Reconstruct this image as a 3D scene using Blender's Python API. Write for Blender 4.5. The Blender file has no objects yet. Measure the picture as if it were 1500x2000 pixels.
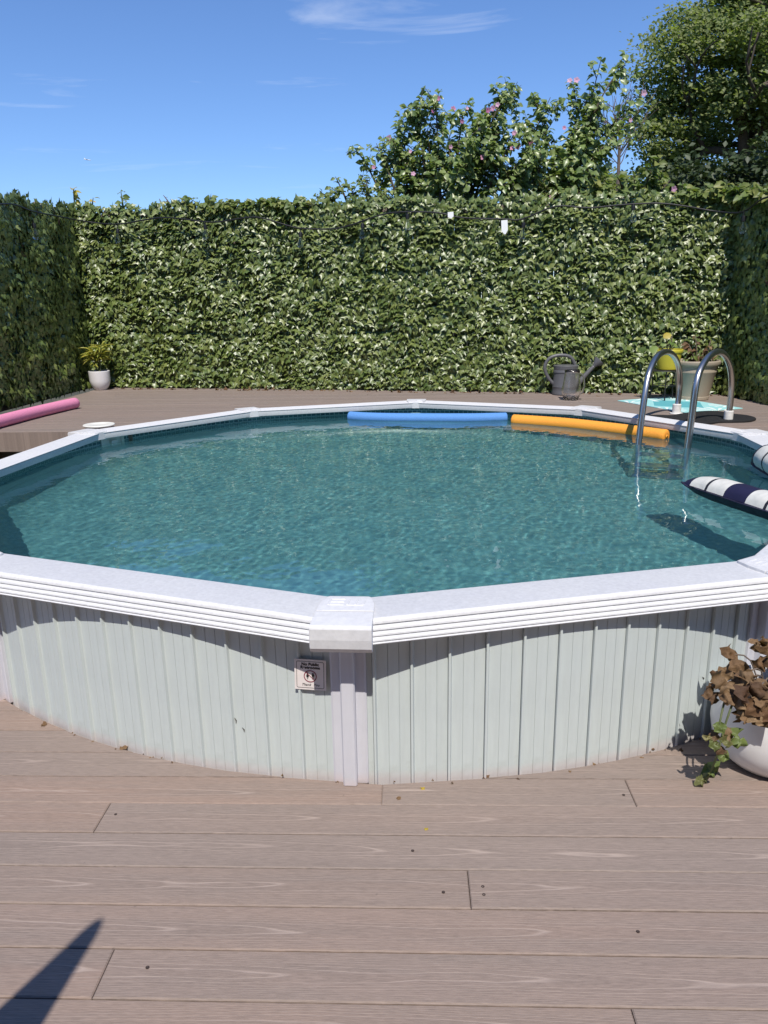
import bpy, math, random
import numpy as np
from mathutils import Vector, Matrix
R = math.radians
random.seed(7); rng = np.random.default_rng(11)
sc = bpy.context.scene
COL = sc.collection

# ------------------------------------------------------------------ camera, sky, sun
FPX, PITCH, ROLL, HC = 1495.0, R(15.468), R(0.972), 1.49
cp, sp, cr, sr = math.cos(PITCH), math.sin(PITCH), math.cos(ROLL), math.sin(ROLL)
ex = Vector((1, 0, 0)); ey = Vector((0, sp, cp)); ez = Vector((0, -cp, sp))
ax = cr*ex - sr*ey; ay = sr*ex + cr*ey
cam = bpy.data.cameras.new('camera'); camo = bpy.data.objects.new('camera', cam); COL.objects.link(camo)
camo.matrix_world = Matrix(((ax.x, ay.x, ez.x, 0), (ax.y, ay.y, ez.y, 0), (ax.z, ay.z, ez.z, HC), (0, 0, 0, 1)))
cam.sensor_fit = 'VERTICAL'; cam.sensor_height = 36; cam.lens = FPX/2000*36
cam.clip_start = 0.05; cam.clip_end = 4000
sc.camera = camo

SUN_EL = R(57)
world = bpy.data.worlds.new('World'); sc.world = world; world.use_nodes = True
wt = world.node_tree; wt.nodes.clear()
def wn(t, **k):
    n = wt.nodes.new(t)
    for a, b in k.items(): setattr(n, a, b)
    return n
wo = wn('ShaderNodeOutputWorld'); bg = wn('ShaderNodeBackground'); sky = wn('ShaderNodeTexSky')
sky.sky_type = 'NISHITA'; sky.sun_disc = False; sky.sun_elevation = SUN_EL; sky.sun_rotation = R(183)
sky.air_density = 1.0; sky.dust_density = 0.0; sky.ozone_density = 8.0; sky.altitude = 0
bg.inputs['Strength'].default_value = 0.12
# thin cirrus over the whole sky
tc = wn('ShaderNodeTexCoord'); sep = wn('ShaderNodeSeparateXYZ'); wt.links.new(tc.outputs['Generated'], sep.inputs[0])
mx = wn('ShaderNodeMath', operation='MAXIMUM'); wt.links.new(sep.outputs['Z'], mx.inputs[0]); mx.inputs[1].default_value = 0.02
dx = wn('ShaderNodeMath', operation='DIVIDE'); wt.links.new(sep.outputs['X'], dx.inputs[0]); wt.links.new(mx.outputs[0], dx.inputs[1])
dy = wn('ShaderNodeMath', operation='DIVIDE'); wt.links.new(sep.outputs['Y'], dy.inputs[0]); wt.links.new(mx.outputs[0], dy.inputs[1])
cb = wn('ShaderNodeCombineXYZ'); wt.links.new(dx.outputs[0], cb.inputs[0]); wt.links.new(dy.outputs[0], cb.inputs[1])
mp = wn('ShaderNodeMapping'); wt.links.new(cb.outputs[0], mp.inputs[0]); mp.inputs['Scale'].default_value = (0.75, 1.5, 1); mp.inputs['Location'].default_value = (.3, 2.24, 0)
n1 = wn('ShaderNodeTexNoise'); wt.links.new(mp.outputs[0], n1.inputs[0]); n1.inputs['Scale'].default_value = 1.15; n1.inputs['Detail'].default_value = 7; n1.inputs['Roughness'].default_value = .58; n1.inputs['Distortion'].default_value = .6
rp = wn('ShaderNodeValToRGB'); wt.links.new(n1.outputs[0], rp.inputs[0])
rp.color_ramp.elements[0].position = .60; rp.color_ramp.elements[0].color = (0, 0, 0, 1)
rp.color_ramp.elements[1].position = .86; rp.color_ramp.elements[1].color = (.55, .55, .55, 1)
mixc = wn('ShaderNodeMix', data_type='RGBA'); lowf = wn('ShaderNodeMapRange'); wt.links.new(sep.outputs['Z'], lowf.inputs[0]); lowf.inputs[1].default_value = .08; lowf.inputs[2].default_value = .30
mmul = wn('ShaderNodeMath', operation='MULTIPLY'); wt.links.new(rp.outputs[0], mmul.inputs[0]); wt.links.new(lowf.outputs[0], mmul.inputs[1]); wt.links.new(mmul.outputs[0], mixc.inputs[0])
tint = wn('ShaderNodeMix', data_type='RGBA'); tint.blend_type = 'MULTIPLY'; tint.inputs[0].default_value = 1
wt.links.new(sky.outputs[0], tint.inputs[6]); tint.inputs[7].default_value = (1.05, 1.12, 1.28, 1)
wt.links.new(tint.outputs[2], mixc.inputs[6]); mixc.inputs[7].default_value = (9, 9.4, 10, 1)
wt.links.new(mixc.outputs[2], bg.inputs[0]); wt.links.new(bg.outputs[0], wo.inputs[0])

sun = bpy.data.lights.new('sun', 'SUN'); sun.energy = 4.9; sun.angle = R(0.53); sun.color = (1.0, .945, .86)
suno = bpy.data.objects.new('sun', sun); COL.objects.link(suno)
SDIR = Vector((-0.03, 0.65, -1.0)).normalized()
suno.rotation_euler = SDIR.to_track_quat('-Z', 'Y').to_euler()
vs = sc.view_settings
vs.view_transform = 'Standard'; vs.look = 'None'; vs.gamma = 1; vs.exposure = 0.02; vs.use_curve_mapping = False
sc.cycles.use_denoising = True
sc.cycles.max_bounces = 10; sc.cycles.transmission_bounces = 8; sc.cycles.transparent_max_bounces = 12
sc.cycles.sample_clamp_indirect = 6
try:
    sun.cycles.is_caustics_light = True
except Exception: pass

# ------------------------------------------------------------------ helpers
def ray(px, py):
    X = (px-750)/FPX; Y = (1000-py)/FPX
    d = ax*X + ay*Y - ez
    return d
def at_z(px, py, z):
    d = ray(px, py); t = (z-HC)/d.z
    return Vector((d.x*t, d.y*t, z))
def at_y(px, py, y):
    d = ray(px, py); t = y/d.y
    return Vector((d.x*t, y, HC+d.z*t))

def props(o, label=None, cat=None, group=None, kind=None):
    if label: o['label'] = label
    if cat: o['category'] = cat
    if group: o['group'] = group
    if kind: o['kind'] = kind
    return o
def empty(name, loc=(0, 0, 0), rz=0, **k):
    o = bpy.data.objects.new(name, None); COL.objects.link(o); o.location = loc; o.rotation_euler = (0, 0, rz)
    o.empty_display_size = .05
    return props(o, **k)
def link(name, me, parent=None, loc=None, rot=None, **k):
    o = bpy.data.objects.new(name, me); COL.objects.link(o)
    if parent: o.parent = parent
    if loc is not None: o.location = loc
    if rot is not None: o.rotation_euler = rot
    return props(o, **k)

class MB:
    def __init__(s): s.v = []; s.f = []; s.m = []
    def add(s, vs, fs, mi=0):
        b = len(s.v); s.v += [tuple(p) for p in vs]; s.f += [tuple(i+b for i in f) for f in fs]; s.m += [mi]*len(fs); return s
    def box(s, x0, y0, z0, x1, y1, z1, mi=0):
        v = [(x0,y0,z0),(x1,y0,z0),(x1,y1,z0),(x0,y1,z0),(x0,y0,z1),(x1,y0,z1),(x1,y1,z1),(x0,y1,z1)]
        return s.add(v, [(0,3,2,1),(4,5,6,7),(0,1,5,4),(1,2,6,5),(2,3,7,6),(3,0,4,7)], mi)
    def tube(s, path, rad, n=12, caps=True, mi=0):
        P = [Vector(p) for p in path]; k = len(P)
        rr = rad if hasattr(rad, '__len__') else [rad]*k
        T = []
        for i in range(k):
            t = P[min(i+1, k-1)]-P[max(i-1, 0)]
            T.append(t.normalized() if t.length > 1e-9 else Vector((0, 0, 1)))
        u = T[0].orthogonal().normalized(); vs_ = []
        for i in range(k):
            u = (u - T[i]*u.dot(T[i]))
            u = u.normalized() if u.length > 1e-6 else T[i].orthogonal().normalized()
            w = T[i].cross(u)
            for j in range(n):
                a = 2*math.pi*j/n; vs_.append(P[i]+(u*math.cos(a)+w*math.sin(a))*rr[i])
        fs = []
        for i in range(k-1):
            for j in range(n):
                a = i*n+j; b = i*n+(j+1) % n; fs.append((a, b, b+n, a+n))
        if caps:
            fs.append(tuple(range(n-1, -1, -1))); fs.append(tuple((k-1)*n+j for j in range(n)))
        return s.add(vs_, fs, mi)
    def lathe(s, prof, n=40, c=(0, 0, 0), mi=0, close=True, sq=0):
        vs_ = []
        for (r, z) in prof:
            for j in range(n):
                a = 2*math.pi*j/n; vs_.append((c[0]+r*math.cos(a), c[1]+r*math.sin(a), c[2]+z))
        fs = []
        for i in range(len(prof)-1):
            for j in range(n):
                a = i*n+j; b = i*n+(j+1) % n; fs.append((a, b, b+n, a+n))
        if close:
            fs.append(tuple(range(n-1, -1, -1))); fs.append(tuple((len(prof)-1)*n+j for j in range(n)))
        return s.add(vs_, fs, mi)
    def prism(s, poly, z0, z1, bev=0, mi=0):
        n = len(poly); P = [Vector((p[0], p[1])) for p in poly]
        area = sum(P[i].x*P[(i+1) % n].y-P[(i+1) % n].x*P[i].y for i in range(n))
        if area < 0: P.reverse()
        lay = [(P, z0)]
        if bev:
            Q = []
            for i in range(n):
                a, b, c = P[i-1], P[i], P[(i+1) % n]
                e1 = (b-a); e2 = (c-b)
                e1 = e1.normalized() if e1.length > 1e-9 else Vector((1, 0)); e2 = e2.normalized() if e2.length > 1e-9 else e1
                n1_ = Vector((-e1.y, e1.x)); n2_ = Vector((-e2.y, e2.x)); m = n1_+n2_
                m = m.normalized() if m.length > 1e-6 else n1_
                Q.append(b+m*bev/max(.4, m.dot(n1_)))
            lay += [(P, z1-bev), (Q, z1)]
        else: lay += [(P, z1)]
        v = []; f = []
        for (pp, z) in lay: v += [(p.x, p.y, z) for p in pp]
        f.append(tuple(range(n-1, -1, -1)))
        for l in range(len(lay)-1):
            for i in range(n):
                a = l*n+i; b = l*n+(i+1) % n; f.append((a, b, b+n, a+n))
        f.append(tuple((len(lay)-1)*n+i for i in range(n)))
        return s.add(v, f, mi)
    def mesh(s, name, mat, smooth=False, angle=None):
        me = bpy.data.meshes.new(name); me.from_pydata(s.v, [], s.f)
        for m in (mat if isinstance(mat, (list, tuple)) else [mat]): me.materials.append(m)
        me.polygons.foreach_set('material_index', s.m)
        if smooth or angle is not None:
            me.polygons.foreach_set('use_smooth', [True]*len(me.polygons))
            if angle is not None: me.set_sharp_from_angle(angle=R(angle))
        me.update(); return me
    def build(s, name, mat, parent=None, smooth=False, angle=None, **k):
        return link(name, s.mesh(name, mat, smooth, angle), parent, **k)

def big_mesh(name, V, F, mat, rnd=None, smooth=False):
    """triangles/quads as numpy arrays"""
    me = bpy.data.meshes.new(name); n = len(V); m, k = F.shape
    me.vertices.add(n); me.vertices.foreach_set('co', V.astype(np.float32).ravel())
    me.loops.add(m*k); me.loops.foreach_set('vertex_index', F.astype(np.int32).ravel())
    me.polygons.add(m); me.polygons.foreach_set('loop_start', np.arange(0, m*k, k, dtype=np.int32))
    if smooth: me.polygons.foreach_set('use_smooth', np.ones(m, dtype=bool))
    me.materials.append(mat)
    if rnd is not None:
        at = me.attributes.new('rnd', 'FLOAT', 'POINT'); at.data.foreach_set('value', rnd.astype(np.float32))
    me.update(calc_edges=True); me.validate(); return me

def scatter(tv, tf, pos, rot, scale):
    """copies of template (tv,tf) -> V,F ; rot (n,3,3) columns are local axes"""
    n = len(pos); k = len(tv)
    sc_ = scale if np.ndim(scale) == 2 else np.repeat(np.asarray(scale)[:, None], 3, 1)
    loc = tv[None]*sc_[:, None, :]
    V = np.einsum('nij,nkj->nki', rot, loc)+pos[:, None, :]
    F = (tf[None]+(np.arange(n)*k)[:, None, None]).reshape(-1, tf.shape[1])
    return V.reshape(-1, 3), F
def frames(nrm, tip):
    """frames with local z = nrm and local -y ~ tip"""
    z = nrm/np.linalg.norm(nrm, axis=1, keepdims=True)
    y = -tip; y = y-(y*z).sum(1, keepdims=True)*z; y /= np.linalg.norm(y, axis=1, keepdims=True)+1e-9
    x = np.cross(y, z)
    return np.stack([x, y, z], 2)

# ------------------------------------------------------------------ materials
MATS = {}
def nodes(m): return m.node_tree.nodes, m.node_tree.links
def mat(name, col, rough=.5, metal=0, spec=.5, noise=0, nscale=8, bump=0, bscale=60, trans=0, ior=1.45, sub=0):
    if name in MATS: return MATS[name]
    m = bpy.data.materials.new(name); m.use_nodes = True; N, L = nodes(m)
    b = N['Principled BSDF']
    b.inputs['Base Color'].default_value = (*col, 1); b.inputs['Roughness'].default_value = rough; b.inputs['Metallic'].default_value = metal
    b.inputs['Specular IOR Level'].default_value = spec; b.inputs['Transmission Weight'].default_value = trans; b.inputs['IOR'].default_value = ior
    if noise or bump:
        t = N.new('ShaderNodeTexCoord')
    if noise:
        nz = N.new('ShaderNodeTexNoise'); nz.inputs['Scale'].default_value = nscale; nz.inputs['Detail'].default_value = 6; L.new(t.outputs['Object'], nz.inputs[0])
        r = N.new('ShaderNodeMapRange'); L.new(nz.outputs[0], r.inputs[0]); r.inputs[1].default_value = .25; r.inputs[2].default_value = .75; r.inputs[3].default_value = 1-noise; r.inputs[4].default_value = 1+noise
        x = N.new('ShaderNodeMix'); x.data_type = 'RGBA'; x.blend_type = 'MULTIPLY'; x.inputs[0].default_value = 1; x.inputs[6].default_value = (*col, 1); L.new(r.outputs[0], x.inputs[7]); L.new(x.outputs[2], b.inputs['Base Color'])
    if bump:
        nz = N.new('ShaderNodeTexNoise'); nz.inputs['Scale'].default_value = bscale; nz.inputs['Detail'].default_value = 5; L.new(t.outputs['Object'], nz.inputs[0])
        bp = N.new('ShaderNodeBump'); bp.inputs['Strength'].default_value = bump; bp.inputs['Distance'].default_value = .004; L.new(nz.outputs[0], bp.inputs['Height']); L.new(bp.outputs[0], b.inputs['Normal'])
    MATS[name] = m; return m
def MN(N, L, op, a, b=None, c=None):
    n = N.new('ShaderNodeMath'); n.operation = op
    for i, v in enumerate((a, b, c)):
        if v is None: continue
        if isinstance(v, (int, float)): n.inputs[i].default_value = v
        else: L.new(v, n.inputs[i])
    return n.outputs[0]
def ramp(N, L, src, stops):
    r = N.new('ShaderNodeValToRGB'); L.new(src, r.inputs[0]); e = r.color_ramp.elements
    while len(e) < len(stops): e.new(.5)
    for i, (p, c) in enumerate(stops): e[i].position = p; e[i].color = (*c, 1) if len(c) == 3 else c
    return r.outputs[0]
def mixrgb(N, L, fac, a, b, mode='MIX'):
    x = N.new('ShaderNodeMix'); x.data_type = 'RGBA'; x.blend_type = mode
    for i, v in ((0, fac), (6, a), (7, b)):
        if isinstance(v, (int, float)): x.inputs[i].default_value = v
        elif isinstance(v, tuple): x.inputs[i].default_value = (*v, 1)
        else: L.new(v, x.inputs[i])
    return x.outputs[2]
def noise(N, L, vec, scale, detail=4, rough=.5, dist=0):
    n = N.new('ShaderNodeTexNoise'); L.new(vec, n.inputs[0]); n.inputs['Scale'].default_value = scale; n.inputs['Detail'].default_value = detail; n.inputs['Roughness'].default_value = rough; n.inputs['Distortion'].default_value = dist
    return n.outputs[0]

def deck_mat(name, cols, lines=(.42, .335, .29)):
    """composite board: local x along the board, y across; light cathedral grain lines"""
    m = bpy.data.materials.new(name); m.use_nodes = True; N, L = nodes(m); b = N['Principled BSDF']
    t = N.new('ShaderNodeTexCoord'); oi = N.new('ShaderNodeObjectInfo')
    se = N.new('ShaderNodeSeparateXYZ'); L.new(t.outputs['Object'], se.inputs[0])
    off = MN(N, L, 'MULTIPLY', oi.outputs['Random'], 37.0)
    x = MN(N, L, 'ADD', se.outputs[0], off); y = se.outputs[1]
    v = N.new('ShaderNodeCombineXYZ'); L.new(x, v.inputs[0]); L.new(y, v.inputs[1]); L.new(off, v.inputs[2])
    mpv = N.new('ShaderNodeMapping'); L.new(v.outputs[0], mpv.inputs[0]); mpv.inputs['Scale'].default_value = (1.0, 7, 1)
    nz = noise(N, L, mpv.outputs[0], 1.6, 3, .5)
    mpw = N.new('ShaderNodeMapping'); L.new(v.outputs[0], mpw.inputs[0]); mpw.inputs['Scale'].default_value = (.55, .01, 1)
    drift = noise(N, L, mpw.outputs[0], 1.0, 2, .5)
    yc = MN(N, L, 'MULTIPLY_ADD', drift, .09, -.045)
    ys = MN(N, L, 'SUBTRACT', y, yc)
    y2 = MN(N, L, 'MULTIPLY', MN(N, L, 'MULTIPLY', ys, ys), 2300.0)
    f = MN(N, L, 'ADD', MN(N, L, 'MULTIPLY_ADD', x, 1.7, y2), MN(N, L, 'MULTIPLY', nz, 3.4))
    fr = MN(N, L, 'FRACT', f)
    tri = MN(N, L, 'ABSOLUTE', MN(N, L, 'SUBTRACT', fr, .5))
    ln = MN(N, L, 'SUBTRACT', 1.0, MN(N, L, 'SMOOTH_MIN', MN(N, L, 'MULTIPLY', tri, 8.5), 1.0, .1))
    mpf = N.new('ShaderNodeMapping'); L.new(v.outputs[0], mpf.inputs[0]); mpf.inputs['Scale'].default_value = (3, 26, 1)
    brk = noise(N, L, mpf.outputs[0], 2.0, 4, .6)
    lnm = MN(N, L, 'MULTIPLY', ln, MN(N, L, 'MULTIPLY_ADD', brk, 1.7, -.15))
    lnm = MN(N, L, 'MAXIMUM', lnm, 0.0)
    base = ramp(N, L, oi.outputs['Random'], [(i/(len(cols)-1) if len(cols) > 1 else 0, c) for i, c in enumerate(cols)])
    mpl = N.new('ShaderNodeMapping'); L.new(v.outputs[0], mpl.inputs[0]); mpl.inputs['Scale'].default_value = (.9, 9, 1)
    big = noise(N, L, mpl.outputs[0], 1.3, 5, .6)
    base = mixrgb(N, L, ramp(N, L, big, [(.38, (0, 0, 0)), (.68, (.75, .75, .75))]), base, (.225, .18, .156))
    mps = N.new('ShaderNodeMapping'); L.new(v.outputs[0], mps.inputs[0]); mps.inputs['Scale'].default_value = (12, 160, 1)
    st = noise(N, L, mps.outputs[0], 3.0, 3, .6)
    base = mixrgb(N, L, 1.0, base, ramp(N, L, st, [(.3, (.80, .80, .80)), (.7, (1.16, 1.16, 1.16))]), 'MULTIPLY')
    colr = mixrgb(N, L, MN(N, L, 'MULTIPLY', MN(N, L, 'MINIMUM', lnm, 1.0), .8), base, lines)
    # pale worn dust spots and a few dark specks
    sp1 = noise(N, L, t.outputs['Object'], 26, 2, .5)
    colr = mixrgb(N, L, ramp(N, L, sp1, [(.74, (0, 0, 0)), (.80, (.5, .5, .5))]), colr, (.10, .08, .07))
    L.new(colr, b.inputs['Base Color'])
    b.inputs['Roughness'].default_value = .62; b.inputs['Specular IOR Level'].default_value = .35
    bp = N.new('ShaderNodeBump'); bp.inputs['Strength'].default_value = .5; bp.inputs['Distance'].default_value = .0012
    L.new(MN(N, L, 'ADD', MN(N, L, 'MULTIPLY', lnm, -1.0), st), bp.inputs['Height']); L.new(bp.outputs[0], b.inputs['Normal'])
    return m
M_DECK = deck_mat('deck_composite', [(.296, .207, .162), (.26, .20, .168), (.29, .204, .162), (.246, .199, .174), (.306, .209, .161)])
M_FDECK = deck_mat('deck_composite_weathered', [(.27, .205, .172), (.235, .185, .158), (.255, .20, .17), (.225, .185, .162)], (.38, .31, .27))
M_GROUND = mat('soil', (.07, .065, .04), .95, noise=.4, nscale=2)

def vinyl(name, col, streak=(1, 1, 1), rough=.42, amt=.05, dirt=0, nsc=9, cloud=.93):
    m = bpy.data.materials.new(name); m.use_nodes = True; N, L = nodes(m); b = N['Principled BSDF']
    t = N.new('ShaderNodeTexCoord'); mpv = N.new('ShaderNodeMapping'); L.new(t.outputs['Object'], mpv.inputs[0]); mpv.inputs['Scale'].default_value = streak
    a = noise(N, L, mpv.outputs[0], nsc, 6, .65); c = noise(N, L, t.outputs['Object'], 3.5, 5, .6)
    v = mixrgb(N, L, 1.0, col, ramp(N, L, a, [(.3, (1-amt*1.6,)*3), (.7, (1+amt*.4,)*3)]), 'MULTIPLY')
    v = mixrgb(N, L, 1.0, v, ramp(N, L, c, [(.35, (cloud, cloud, cloud+.015)), (.6, (1, 1, 1))]), 'MULTIPLY')
    if dirt:
        g = noise(N, L, t.outputs['Object'], 13, 4, .6); se = N.new('ShaderNodeSeparateXYZ'); L.new(t.outputs['Object'], se.inputs[0])
        low = N.new('ShaderNodeMapRange'); L.new(se.outputs[2], low.inputs[0]); low.inputs[1].default_value = .16; low.inputs[2].default_value = .0; low.clamp = True
        k = MN(N, L, 'MULTIPLY', low.outputs[0], ramp(N, L, g, [(.53, (0, 0, 0)), (.66, (.30, .30, .30))]))
        v = mixrgb(N, L, k, v, (.36, .38, .35))
        low2 = N.new('ShaderNodeMapRange'); L.new(se.outputs[2], low2.inputs[0]); low2.inputs[1].default_value = .035; low2.inputs[2].default_value = .0
        v = mixrgb(N, L, MN(N, L, 'MULTIPLY', low2.outputs[0], .5), v, (.60, .47, .46))
        sk = noise(N, L, t.outputs['Object'], 34, 2, .4)
        v = mixrgb(N, L, ramp(N, L, sk, [(.75, (0, 0, 0)), (.79, (.45, .45, .45))]), v, (.25, .25, .24))
    L.new(v, b.inputs['Base Color']); b.inputs['Roughness'].default_value = rough; b.inputs['Specular IOR Level'].default_value = .4
    bp = N.new('ShaderNodeBump'); bp.inputs['Strength'].default_value = .25; bp.inputs['Distance'].default_value = .001; L.new(a, bp.inputs['Height']); L.new(bp.outputs[0], b.inputs['Normal'])
    return m
M_RIM = vinyl('white_resin', (.69, .69, .70), (1, 1, 1), .5, .085, nsc=75, cloud=.96)
M_CAP = vinyl('white_cap_resin', (.68, .68, .69), (1, 1, 1), .45, .07, nsc=60, cloud=.96)
M_POST = vinyl('white_post_steel', (.63, .63, .675), (6, 6, .6), .45, .04, dirt=.6)
M_WALL = vinyl('pale_mint_siding', (.555, .61, .605), (5, 5, .5), .45, .05, dirt=1)

# pool liner: printed tile band on top, pebble print under it
def liner_mat():
    m = bpy.data.materials.new('vinyl_liner'); m.use_nodes = True; N, L = nodes(m); b = N['Principled BSDF']
    t = N.new('ShaderNodeTexCoord'); uv = t.outputs['UV']
    br = N.new('ShaderNodeTexBrick'); L.new(uv, br.inputs[0]); br.inputs['Scale'].default_value = 1
    br.offset = .5; br.inputs['Color1'].default_value = (.025, .085, .125, 1); br.inputs['Color2'].default_value = (.06, .17, .21, 1); br.inputs['Mortar'].default_value = (.30, .46, .50, 1)
    br.inputs['Mortar Size'].default_value = .0034; br.inputs['Mortar Smooth'].default_value = .2; br.inputs['Brick Width'].default_value = .042; br.inputs['Row Height'].default_value = .026
    peb = N.new('ShaderNodeTexVoronoi'); L.new(uv, peb.inputs[0]); peb.inputs['Scale'].default_value = 34
    nz = noise(N, L, uv, 5, 6, .7)
    pc = ramp(N, L, peb.outputs['Distance'], [(.0, (.16, .37, .385)), (.45, (.13, .315, .34)), (.8, (.095, .255, .295))])
    pc = mixrgb(N, L, 1.0, pc, ramp(N, L, nz, [(.35, (.86, .89, .90)), (.7, (1.12, 1.08, 1.06))]), 'MULTIPLY')
    se = N.new('ShaderNodeSeparateXYZ'); L.new(t.outputs['Object'], se.inputs[0])
    k = MN(N, L, 'GREATER_THAN', se.outputs[2], LINER_SPLIT)
    # the printed wall under the tile band is a darker blue than the floor print
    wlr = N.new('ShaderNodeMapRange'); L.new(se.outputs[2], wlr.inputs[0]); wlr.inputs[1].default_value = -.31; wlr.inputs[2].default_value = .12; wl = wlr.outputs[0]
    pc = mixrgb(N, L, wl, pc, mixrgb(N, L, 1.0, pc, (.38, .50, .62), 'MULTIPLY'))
    L.new(mixrgb(N, L, k, pc, br.outputs[0]), b.inputs['Base Color'])
    b.inputs['Roughness'].default_value = .35
    return m
LINER_SPLIT = .36
M_LINER = liner_mat()

def leaf_mat(name, cols, rough=.38, trans=.25, spec=.5, coat=0, var=.2):
    m = bpy.data.materials.new(name); m.use_nodes = True; N, L = nodes(m); b = N['Principled BSDF']; out = N['Material Output']
    a = N.new('ShaderNodeAttribute'); a.attribute_name = 'rnd'; oi = N.new('ShaderNodeObjectInfo')
    r = MN(N, L, 'FRACT', MN(N, L, 'ADD', a.outputs['Fac'], oi.outputs['Random']))
    c = ramp(N, L, r, [(i/(len(cols)-1), q) for i, q in enumerate(cols)])
    t = N.new('ShaderNodeTexCoord'); c = mixrgb(N, L, 1.0, c, ramp(N, L, noise(N, L, t.outputs['Object'], 40, 3, .6), [(.3, (1-var,)*3), (.7, (1+var*.9,)*3)]), 'MULTIPLY')
    b.inputs['Coat Weight'].default_value = coat; b.inputs['Coat Roughness'].default_value = .3
    L.new(c, b.inputs['Base Color']); b.inputs['Roughness'].default_value = rough; b.inputs['Specular IOR Level'].default_value = spec
    if trans:
        tr = N.new('ShaderNodeBsdfTranslucent'); L.new(mixrgb(N, L, 1.0, c, (1.3, 1.5, .6), 'MULTIPLY'), tr.inputs[0])
        mxs = N.new('ShaderNodeMixShader'); mxs.inputs[0].default_value = trans; L.new(b.outputs[0], mxs.inputs[1]); L.new(tr.outputs[0], mxs.inputs[2]); L.new(mxs.outputs[0], out.inputs[0])
    return m
M_IVY = leaf_mat('ivy_leaf', [(.085, .125, .028), (.175, .22, .05), (.115, .16, .037), (.25, .285, .085), (.13, .18, .042), (.08, .13, .03), (.20, .25, .07)], .42, .14, .75, coat=.15)
M_HIB = leaf_mat('hibiscus_leaf', [(.16, .23, .065), (.23, .30, .09), (.115, .175, .05), (.31, .36, .13), (.17, .24, .07)], .38, .28, .8)
M_VINE = leaf_mat('vine_leaf', [(.13, .19, .045), (.18, .23, .06), (.10, .155, .04), (.26, .27, .065), (.14, .20, .055)], .5, .3)
M_TREE = leaf_mat('tree_leaf', [(.19, .23, .08), (.25, .29, .105), (.15, .19, .065), (.32, .35, .14)], .5, .5)
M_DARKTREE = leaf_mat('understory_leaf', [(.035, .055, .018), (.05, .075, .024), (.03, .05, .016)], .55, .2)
M_CROTON = leaf_mat('croton_leaf', [(.42, .38, .07), (.26, .31, .06), (.55, .46, .10), (.17, .24, .05)], .4, .2)
M_DEAD = leaf_mat('dead_leaf', [(.13, .07, .036), (.215, .135, .072), (.075, .04, .024), (.29, .195, .11), (.155, .088, .046)], .7, .15, .25, var=.5)
M_YLEAF = leaf_mat('yellow_leaf', [(.5, .36, .04), (.38, .33, .05), (.55, .42, .07)], .5, .3)
M_PETAL = leaf_mat('pink_petal', [(.66, .28, .46), (.72, .44, .58), (.50, .14, .32)], .6, .3)
M_BARK = mat('bark', (.09, .07, .05), .9, noise=.35, nscale=20, bump=.5, bscale=30)
M_STEM = mat('green_stem', (.10, .12, .05), .7, noise=.2)
M_TWIG = mat('dry_twig', (.15, .115, .09), .85, noise=.25)
M_PICKET = mat('weathered_cedar', (.20, .165, .14), .85, noise=.3, nscale=6, bump=.4, bscale=40)
M_WIRE = mat('green_plastic_wire', (.05, .16, .14), .5)
M_BLACK = mat('black_plastic', (.012, .012, .013), .45)
M_SOIL = mat('potting_soil', (.035, .026, .02), .95, noise=.4, nscale=30, bump=.8, bscale=80)

# ------------------------------------------------------------------ ground and decks
g = MB(); g.add([(-600, -600, -.35), (600, -600, -.35), (600, 600, -.35), (-600, 600, -.35)], [(0, 1, 2, 3)])
g.build('ground', M_GROUND, kind='structure')

PC = Vector((.075, 4.575))
VI = [Vector(p) for p in ((-.113, 2.231), (1.282, 2.536), (2.25, 3.645), (2.377, 5.068), (1.63, 6.329), (.304, 6.947), (-1.106, 6.57), (-2.065, 5.549), (-2.233, 4.049), (-1.486, 2.77))]
NV = 10
def miter(i):
    a, b, c = VI[i-1], VI[i], VI[(i+1) % NV]
    n1_ = Vector(((b-a).y, -(b-a).x)).normalized(); n2_ = Vector(((c-b).y, -(c-b).x)).normalized()
    m = (n1_+n2_).normalized(); return m, 1/m.dot(n1_)
MIT = [miter(i) for i in range(NV)]
RIMZ = .59; WATERZ = .49; FDZ = .555; RWALL = 2.425

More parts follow.
